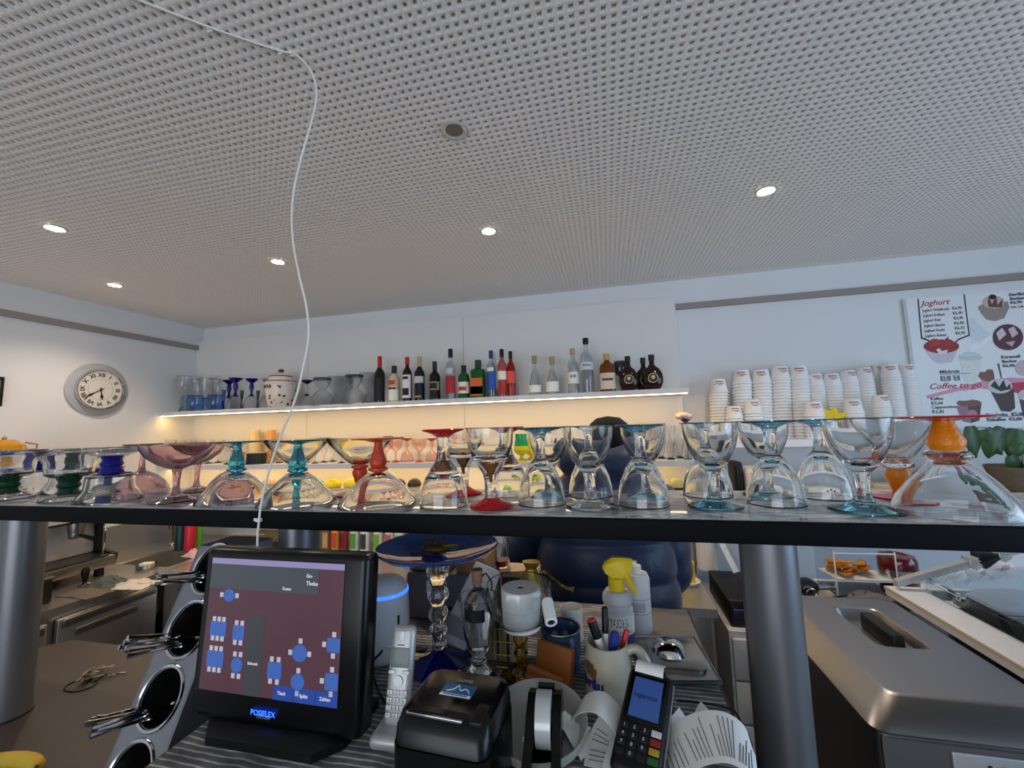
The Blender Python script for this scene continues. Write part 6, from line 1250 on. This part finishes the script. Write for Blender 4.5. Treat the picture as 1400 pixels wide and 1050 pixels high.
# ice cream display case
CG = mat('case_glass', (220, 236, 240), .02, trans=1, ior=1.1, var=0)
IW = mat('case_white', (226, 227, 229), .35); ic = thing('ice_cream_case', 'white ice cream display case with a sloping glass cover', 'display case', (1.5, 1.45, 0)); CX, CY = 1.5, 1.45
MB().box((.09, -.04, (MZ-.03)/2), (.98, .62, MZ-.03)).build('case_body', mat('case_dark', (36, 38, 40), .4), ic, smooth=False)
MB().box((-.4925, .0, MZ-.016), (.105, .72, .03)).build('sill', IW, ic, smooth=False); MB().box((-.445, -.01, MZ+.018), (.006, .66, .04)).build('glass_channel', CG, ic, smooth=False)
MB().box((-.547, 0, MZ-.006), (.004, .72, .010)).build('edge_band', BEI, ic, smooth=False)
MB().box((.10, .345, MZ-.016), (1.04, .03, .03)).build('back_rail', IW, ic, smooth=False)
def slp(x): return MZ+.012+(x-.972)*.365
MB().loft([[(x-CX, y, slp(x)+dz) for x, dz in ((1.058, 0), (1.95, 0), (1.95, .006), (1.058, .006))] for y in (-.34, .335)]).build('glass_cover', CG, ic, smooth=False)
MB().loft([[(x-CX, y, slp(x)+dz) for y, dz in ((.318, -.004), (.342, -.004), (.342, .018), (.318, .018))] for x in (.972, 1.95)]).build('cover_rail', SILV, ic, smooth=False)
for x in (1.20, 1.285): q = MB().rbox((x-CX, .33, slp(x)+.012), (.028, .036, .03), .003).build('rail_clamp', SILV, ic); MB().tube([(x-CX+.01, .31, slp(x)), (x-CX+.03, .30, slp(x)-.02)], .006, 8).build('clamp_screw', CHROME, q)
MB().rbox((1.243-CX, .33, slp(1.243)+.013), (.06, .034, .026), .004).build('hinge_block', BLACKP, ic)
MB().lathe([(.004, 0), (.010, 0), (.010, .012), (.004, .012), (.004, 0)], 16, M=T(-.437, .19, MZ+.03) @ RY(90)).build('lock_eye', CHROME, ic)
for i, (yy, c) in enumerate(((-.22, (226, 214, 190)), (0, (150, 180, 160)), (.21, (206, 196, 206)))):
    for j, xx in enumerate((-.28, -.02, .24)):
        tb_ = thing('ice_cream_pan', 'steel pan of ice cream inside the glass display case', 'pan', (CX+xx, CY+yy, MZ-.028), 0, 'ice cream pans in the case')
        MB().loft([[(sx*.115*s, sy*.095*s, z) for sx, sy in ((-1, -1), (1, -1), (1, 1), (-1, 1))] for s, z in ((.9, 0), (1, .05), (1.03, .052), (.98, .051), (.9, .008))], cap=True).build('pan_wall', STEEL, tb_, smooth=False)
        rn = random.Random(i*7+j); MB().loft([[(.10*s*math.copysign(abs(math.cos(a))**.5, math.cos(a))*(1+.05*rn.uniform(-1, 1)), .082*s*math.copysign(abs(math.sin(a))**.5, math.sin(a))*(1+.05*rn.uniform(-1, 1)), z+.006*rn.uniform(-1, 1)) for a in [q_*math.pi/8 for q_ in range(16)]] for s, z in ((1, .03), (.98, .055), (.75, .072), (.4, .082))]).build('ice_cream', mat('ice_%d_%d' % (i, j), tuple(max(0, v-12*j) for v in c), .7, bump=.2), tb_)
# things behind the cream machine
BK = 1.0; cb_ = thing('low_side_cabinet', 'pale low cabinet behind the cream machine', 'cabinet', (1.32, 1.93, 0)); MB().box((0, 0, (BK-.02)/2), (.95, .30, BK-.02)).build('carcass', DRW, cb_, smooth=False); MB().box((0, 0, BK-.01), (.97, .31, .02)).build('top_board', IW, cb_, smooth=False)
def onb(px, Y): q = pd(px, 800, Y); return Vector((q.x, Y, BK))
p = onb(1170, 1.98); ab = thing('acrylic_box', 'clear acrylic box of orange wafers with white edges', 'box', tuple(p), math.radians(4)); hb_ = pd(1170, 750, 1.95).z-BK; wb_ = 36/ppm(p)
AC = mat('acrylic', (238, 242, 246), .02, trans=1, ior=1.1, var=0)
for s in (-1, 1): MB().box((s*wb_, 0, hb_/2), (.003, .14, hb_)).build('side_pane', AC, ab, smooth=False); MB().box((s*wb_, -.071, hb_/2), (.004, .004, hb_)).build('edge_strip', PAPER, ab, smooth=False)
MB().box((0, -.07, hb_/2), (2*wb_, .003, hb_)).build('front_pane', AC, ab, smooth=False); MB().box((0, .07, hb_/2), (2*wb_, .003, hb_)).build('back_pane', AC, ab, smooth=False); MB().box((0, 0, .0025), (2*wb_, .14, .004)).build('floor_pane', AC, ab, smooth=False)
for z in (hb_*.34, hb_*.96): MB().box((0, -.073, z), (2*wb_, .003, .004)).build('edge_strip', PAPER, ab, smooth=False)
rn = random.Random(11); MB().box((0, 0, hb_*.345), (2*wb_-.006, .13, .004)).build('inner_tray', PAPER, ab, smooth=False)
for k in range(26): MB().box((0, 0, 0), (.045, .03, .004), M=T(rn.uniform(-wb_*.7, wb_*.45), rn.uniform(-.04, .04), hb_*.36+.006+.0017*k) @ RZ(rn.uniform(0, 180)) @ RX(rn.uniform(-16, 16))).build('wafer', mat('orange_wafer', (206, 128, 30), .7, var=.2), ab, smooth=False)
p = onb(1230, 1.97); rk_ = thing('red_mixer', 'round dark red appliance with a chrome band', 'appliance', tuple(p)); r_ = 21/ppm(p); h_ = pd(1230, 757, 1.97).z-BK; RD = mat('dark_red_enamel', (92, 12, 22), .18, var=.05, coat=.5)
MB().lathe([(0, 0), (r_*.92, 0), (r_, h_*.08), (r_, h_*.38), (0, h_*.38)], 36).build('base', RD, rk_); MB().lathe([(r_*.9, h_*.38), (r_*1.03, h_*.38), (r_*1.03, h_*.66), (r_*.9, h_*.66)], 36).build('chrome_band', CHROME, rk_)
MB().lathe([(0, h_*.66), (r_*1.02, h_*.66), (r_*1.02, h_*.86), (r_*.9, h_*.97), (r_*.55, h_), (r_*.5, h_*.97), (r_*.3, h_*.96), (0, h_*.97)], 36).build('lid', RD, rk_)
p = onb(1190, 1.83); crumple(1188, 806, .20, .05, mat('grey_rag', (112, 112, 114), .9, bump=.3), 'crumpled grey rag behind the cream machine', z=BK, seed=21, d=.10)
for o in C.objects:
    if o.get('label', '').startswith('crumpled grey rag'): o.location = (onb(1192, 1.83).x, 1.83, BK)
p = onb(1098, 1.88); bl_ = thing('hand_blender', 'black hand blender with a steel coil and cable lying on the cabinet', 'blender', tuple(p), math.radians(20)); MB().tube([(-.08, 0, .035), (.02, 0, .035), (.05, 0, .03)], [.032, .034, .02], 14).build('motor_body', BLACKP, bl_); MB().tube([(.045, 0, .03), (.13, 0, .026)], .012, 10).build('shaft', STEEL, bl_)
MB().tube([(.03*math.cos(a)-.01, -.05+.0, .035+.03*math.sin(a)+.0*a) if False else (-.01+.022*math.cos(a), -.055+.0028*a, .026+.022*math.sin(a)) for a in [i*.5 for i in range(50)]], .0025, 6).build('coil', CHROME, bl_); MB().tube(bez([(.02, -.06, .01), (.08, -.09, .03), (.14, -.05, .012), (.19, -.08, .006)], 6), .004, 8).build('power_cord', BLACKP, bl_)
# ================================================================ the person behind the bar
def person():
    PX_, PY_ = -.035, 1.62
    t = thing('person', 'person in a navy quilted jacket and black cap seen from behind', 'person', (PX_, PY_, 0), math.radians(6))
    SK = mat('skin', (196, 150, 126), .5, var=.05); NV = mat('navy_nylon', (32, 46, 78), .42, var=.12, vs=10, bump=.25, bs=22, sheen=.2); BK_ = mat('black_knit', (9, 9, 10), .85, bump=.3, bs=200); TR = mat('dark_trousers', (22, 22, 26), .8)
    def ring(cx, cy, z, rx, ry, n=24): return [(cx+rx*math.cos(2*math.pi*i/n), cy+ry*math.sin(2*math.pi*i/n), z) for i in range(n)]
    def finish(mb, nm, m, vox, par=t):
        o = mb.build(nm, m, par); md = o.modifiers.new('fuse', 'REMESH'); md.mode = 'VOXEL'; md.voxel_size = vox; md.use_smooth_shade = True
        sm = o.modifiers.new('soften', 'SMOOTH'); sm.factor = .5; sm.iterations = 4
        me = bpy.data.meshes.new_from_object(o.evaluated_get(bpy.context.evaluated_depsgraph_get())); o.modifiers.clear(); o.data = me; me.materials.clear(); me.materials.append(m)
        return o
    HC_ = Vector((.045, .045, 1.60))
    b = MB()
    b.ball(tuple(HC_), (.078, .098, .118), 20, 14); b.ball((HC_.x, HC_.y+.05, HC_.z-.06), (.052, .055, .055))      # skull, jaw (faces away, +y)
    b.tube([(HC_.x, HC_.y+.098, HC_.z+.01), (HC_.x, HC_.y+.122, HC_.z-.025)], [.010, .016], 8); b.tube([(HC_.x-.02, HC_.y+.092, HC_.z-.058), (HC_.x+.02, HC_.y+.092, HC_.z-.058)], .008, 8)
    for s in (-1, 1):
        b.ball((HC_.x+s*.080, HC_.y+.005, HC_.z-.012), (.011, .020, .032), 10, 8); b.ball((HC_.x+s*.03, HC_.y+.086, HC_.z+.012), .013, 8, 6)
    b.tube([(HC_.x, HC_.y-.01, HC_.z-.05), (.02, .01, 1.47), (0, 0, 1.38)], [.058, .060, .085], 14)
    b.loft([ring(0, 0, 1.46, .10, .07), ring(0, 0, 1.42, .17, .10), ring(0, 0, 1.30, .185, .115), ring(0, 0, 1.1, .165, .11), ring(0, 0, .98, .175, .115), ring(0, 0, .86, .16, .11)])
    for s in (-1, 1):
        el = Vector((-.325, .06, 1.13)) if s < 0 else Vector((.235, .04, 1.13)); sh = Vector((s*.175, 0, 1.41)); wr_ = Vector((s*.14-.02, .30, 1.03))
        b.tube([sh, sh.lerp(el, .5), el], [.055, .048, .042], 12); b.tube([el, el.lerp(wr_, .5), wr_], [.042, .036, .027], 12)
        d = (wr_-el).normalized(); pm_ = wr_+d*.045; b.tube([wr_, wr_+d*.03, wr_+d*.085], [.027, .034, .032], 10)
        sd = Vector((1, 0, 0)); sd = (sd-d*sd.dot(d)).normalized(); dn = Vector((0, 0, -1))
        for k, L in enumerate((.062, .072, .068, .052)):
            r0_ = wr_+d*.078+sd*((k-1.5)*.018); b.tube([r0_, r0_+d*L*.5+dn*.006, r0_+d*L*.8+dn*.028], [.0095, .009, .0075], 8)
        r0_ = wr_+d*.02-sd*(s*.026); b.tube([r0_, r0_-sd*(s*.028)+d*.025, r0_-sd*(s*.03)+d*.055+dn*.01], [.012, .0105, .008], 8)
        hp = Vector((s*.09, 0, .88)); kn = Vector((s*.10, .03, .48)); an = Vector((s*.11, -.01, .085)); b.tube([hp, hp.lerp(kn, .5), kn], [.085, .075, .058], 12); b.tube([kn, kn.lerp(an, .35), an], [.056, .055, .038], 12)
        b.tube([an, an+Vector((0, .05, -.04)), an+Vector((0, .14, -.05))], [.04, .04, .03], 10)
    finish(b, 'body', SK, .009)
    # quilted jacket: baffles swell between the seams
    j = MB(); rings = []
    prof = [(.76, .255, .165), (.82, .262, .172), (1.0, .258, .175), (1.15, .252, .172), (1.30, .238, .162), (1.40, .222, .145), (1.46, .195, .128), (1.51, .150, .112), (1.55, .105, .098)]
    zs = [p_[0] for p_ in prof]; z = .76
    while z <= 1.551:
        rx, ry = np.interp(z, zs, [p_[1] for p_ in prof]), np.interp(z, zs, [p_[2] for p_ in prof]); q = abs(math.sin(math.pi*(z-.76)/.13))**.5; e = .014*q-.006
        lean = max(0, z-1.35)*.12
        rings.append([(lean+(rx+e)*math.copysign(abs(math.cos(a))**.8, math.cos(a)), (ry+e)*math.copysign(abs(math.sin(a))**.8, math.sin(a)), z) for a in [2*math.pi*i/40 for i in range(40)]]); z += .01
    j.loft(rings); finish(j, 'jacket', NV, .0075)
    for s in (-1, 1):
        el = Vector((-.335, .05, 1.13)) if s < 0 else Vector((.235, .03, 1.13)); sh = Vector((s*.175, -.005, 1.43)); wr_ = Vector((s*.14-.02, .29, 1.035)); L = bez([sh, sh.lerp(el, .5)+Vector((s*.02, 0, 0)), el, el.lerp(wr_, .5), wr_], 10); n = len(L)
        MB().tube(L, [(.086-.034*i/n)+.010*abs(math.sin(math.pi*i/5.2))**.5 for i in range(n)], 20).build('sleeve', NV, t, ang=70)
    h = MB(); h.tube(bez([(-.115, .06, 1.55), (-.105, -.055, 1.56), (.02, -.115, 1.545), (.125, -.055, 1.565), (.135, .06, 1.55)], 6), [.03]+[.048]*5+[.062]*14+[.048]*4+[.03], 14); h.loft([ring(.02, -.10, 1.42, .03, .02), ring(.02, -.115, 1.46, .085, .035), ring(.025, -.10, 1.52, .115, .05), ring(.03, -.08, 1.57, .09, .05)])
    finish(h, 'hood', NV, .008)
    c = MB(); c.lathe([(.079, -.03), (.0855, -.028), (.0865, .03), (.085, .06), (.073, .095), (.046, .118), (0, .126)], 28, M=T(*HC_) @ Matrix.Diagonal((1, 1.22, 1, 1))); c.lathe([(.085, -.034), (.091, -.03), (.0905, .004), (.085, .008)], 28, M=T(*HC_) @ Matrix.Diagonal((1, 1.21, 1, 1))); c.build('knit_cap', BK_, t)
    hr_ = MB(); hr_.ball((HC_.x, HC_.y-.012, HC_.z-.028), (.081, .094, .062), 18, 10); hr_.build('hair', mat('dark_hair', (24, 18, 15), .6, bump=.4, bs=150), t)
    for s in (-1, 1):
        L = bez([(s*.088, 0, .90), (s*.10, .03, .48), (s*.108, -.005, .09)], 8); n = len(L); MB().tube(L, [.105-.045*i/n for i in range(n)], 18).build('trouser_leg', TR, t)
        MB().loft([[(s*.11+x*.045, y, z_*1.0) for x, y, z_ in rr(1, -.06+dy, .19-dy2, .5 if False else .05, z)] if False else [(s*.11+.047*w*math.cos(a), .055+(.125*w)*math.sin(a), z) for a in [2*math.pi*i/20 for i in range(20)]] for z, w in ((.0, .95), (.02, 1), (.05, .95), (.085, .7))]).build('shoe', BLACKP, t)
    MB().loft([ring(0, 0, .92, .19, .135), ring(0, 0, .86, .195, .14), ring(0, 0, .80, .175, .125)]).build('trouser_seat', TR, t)
person()
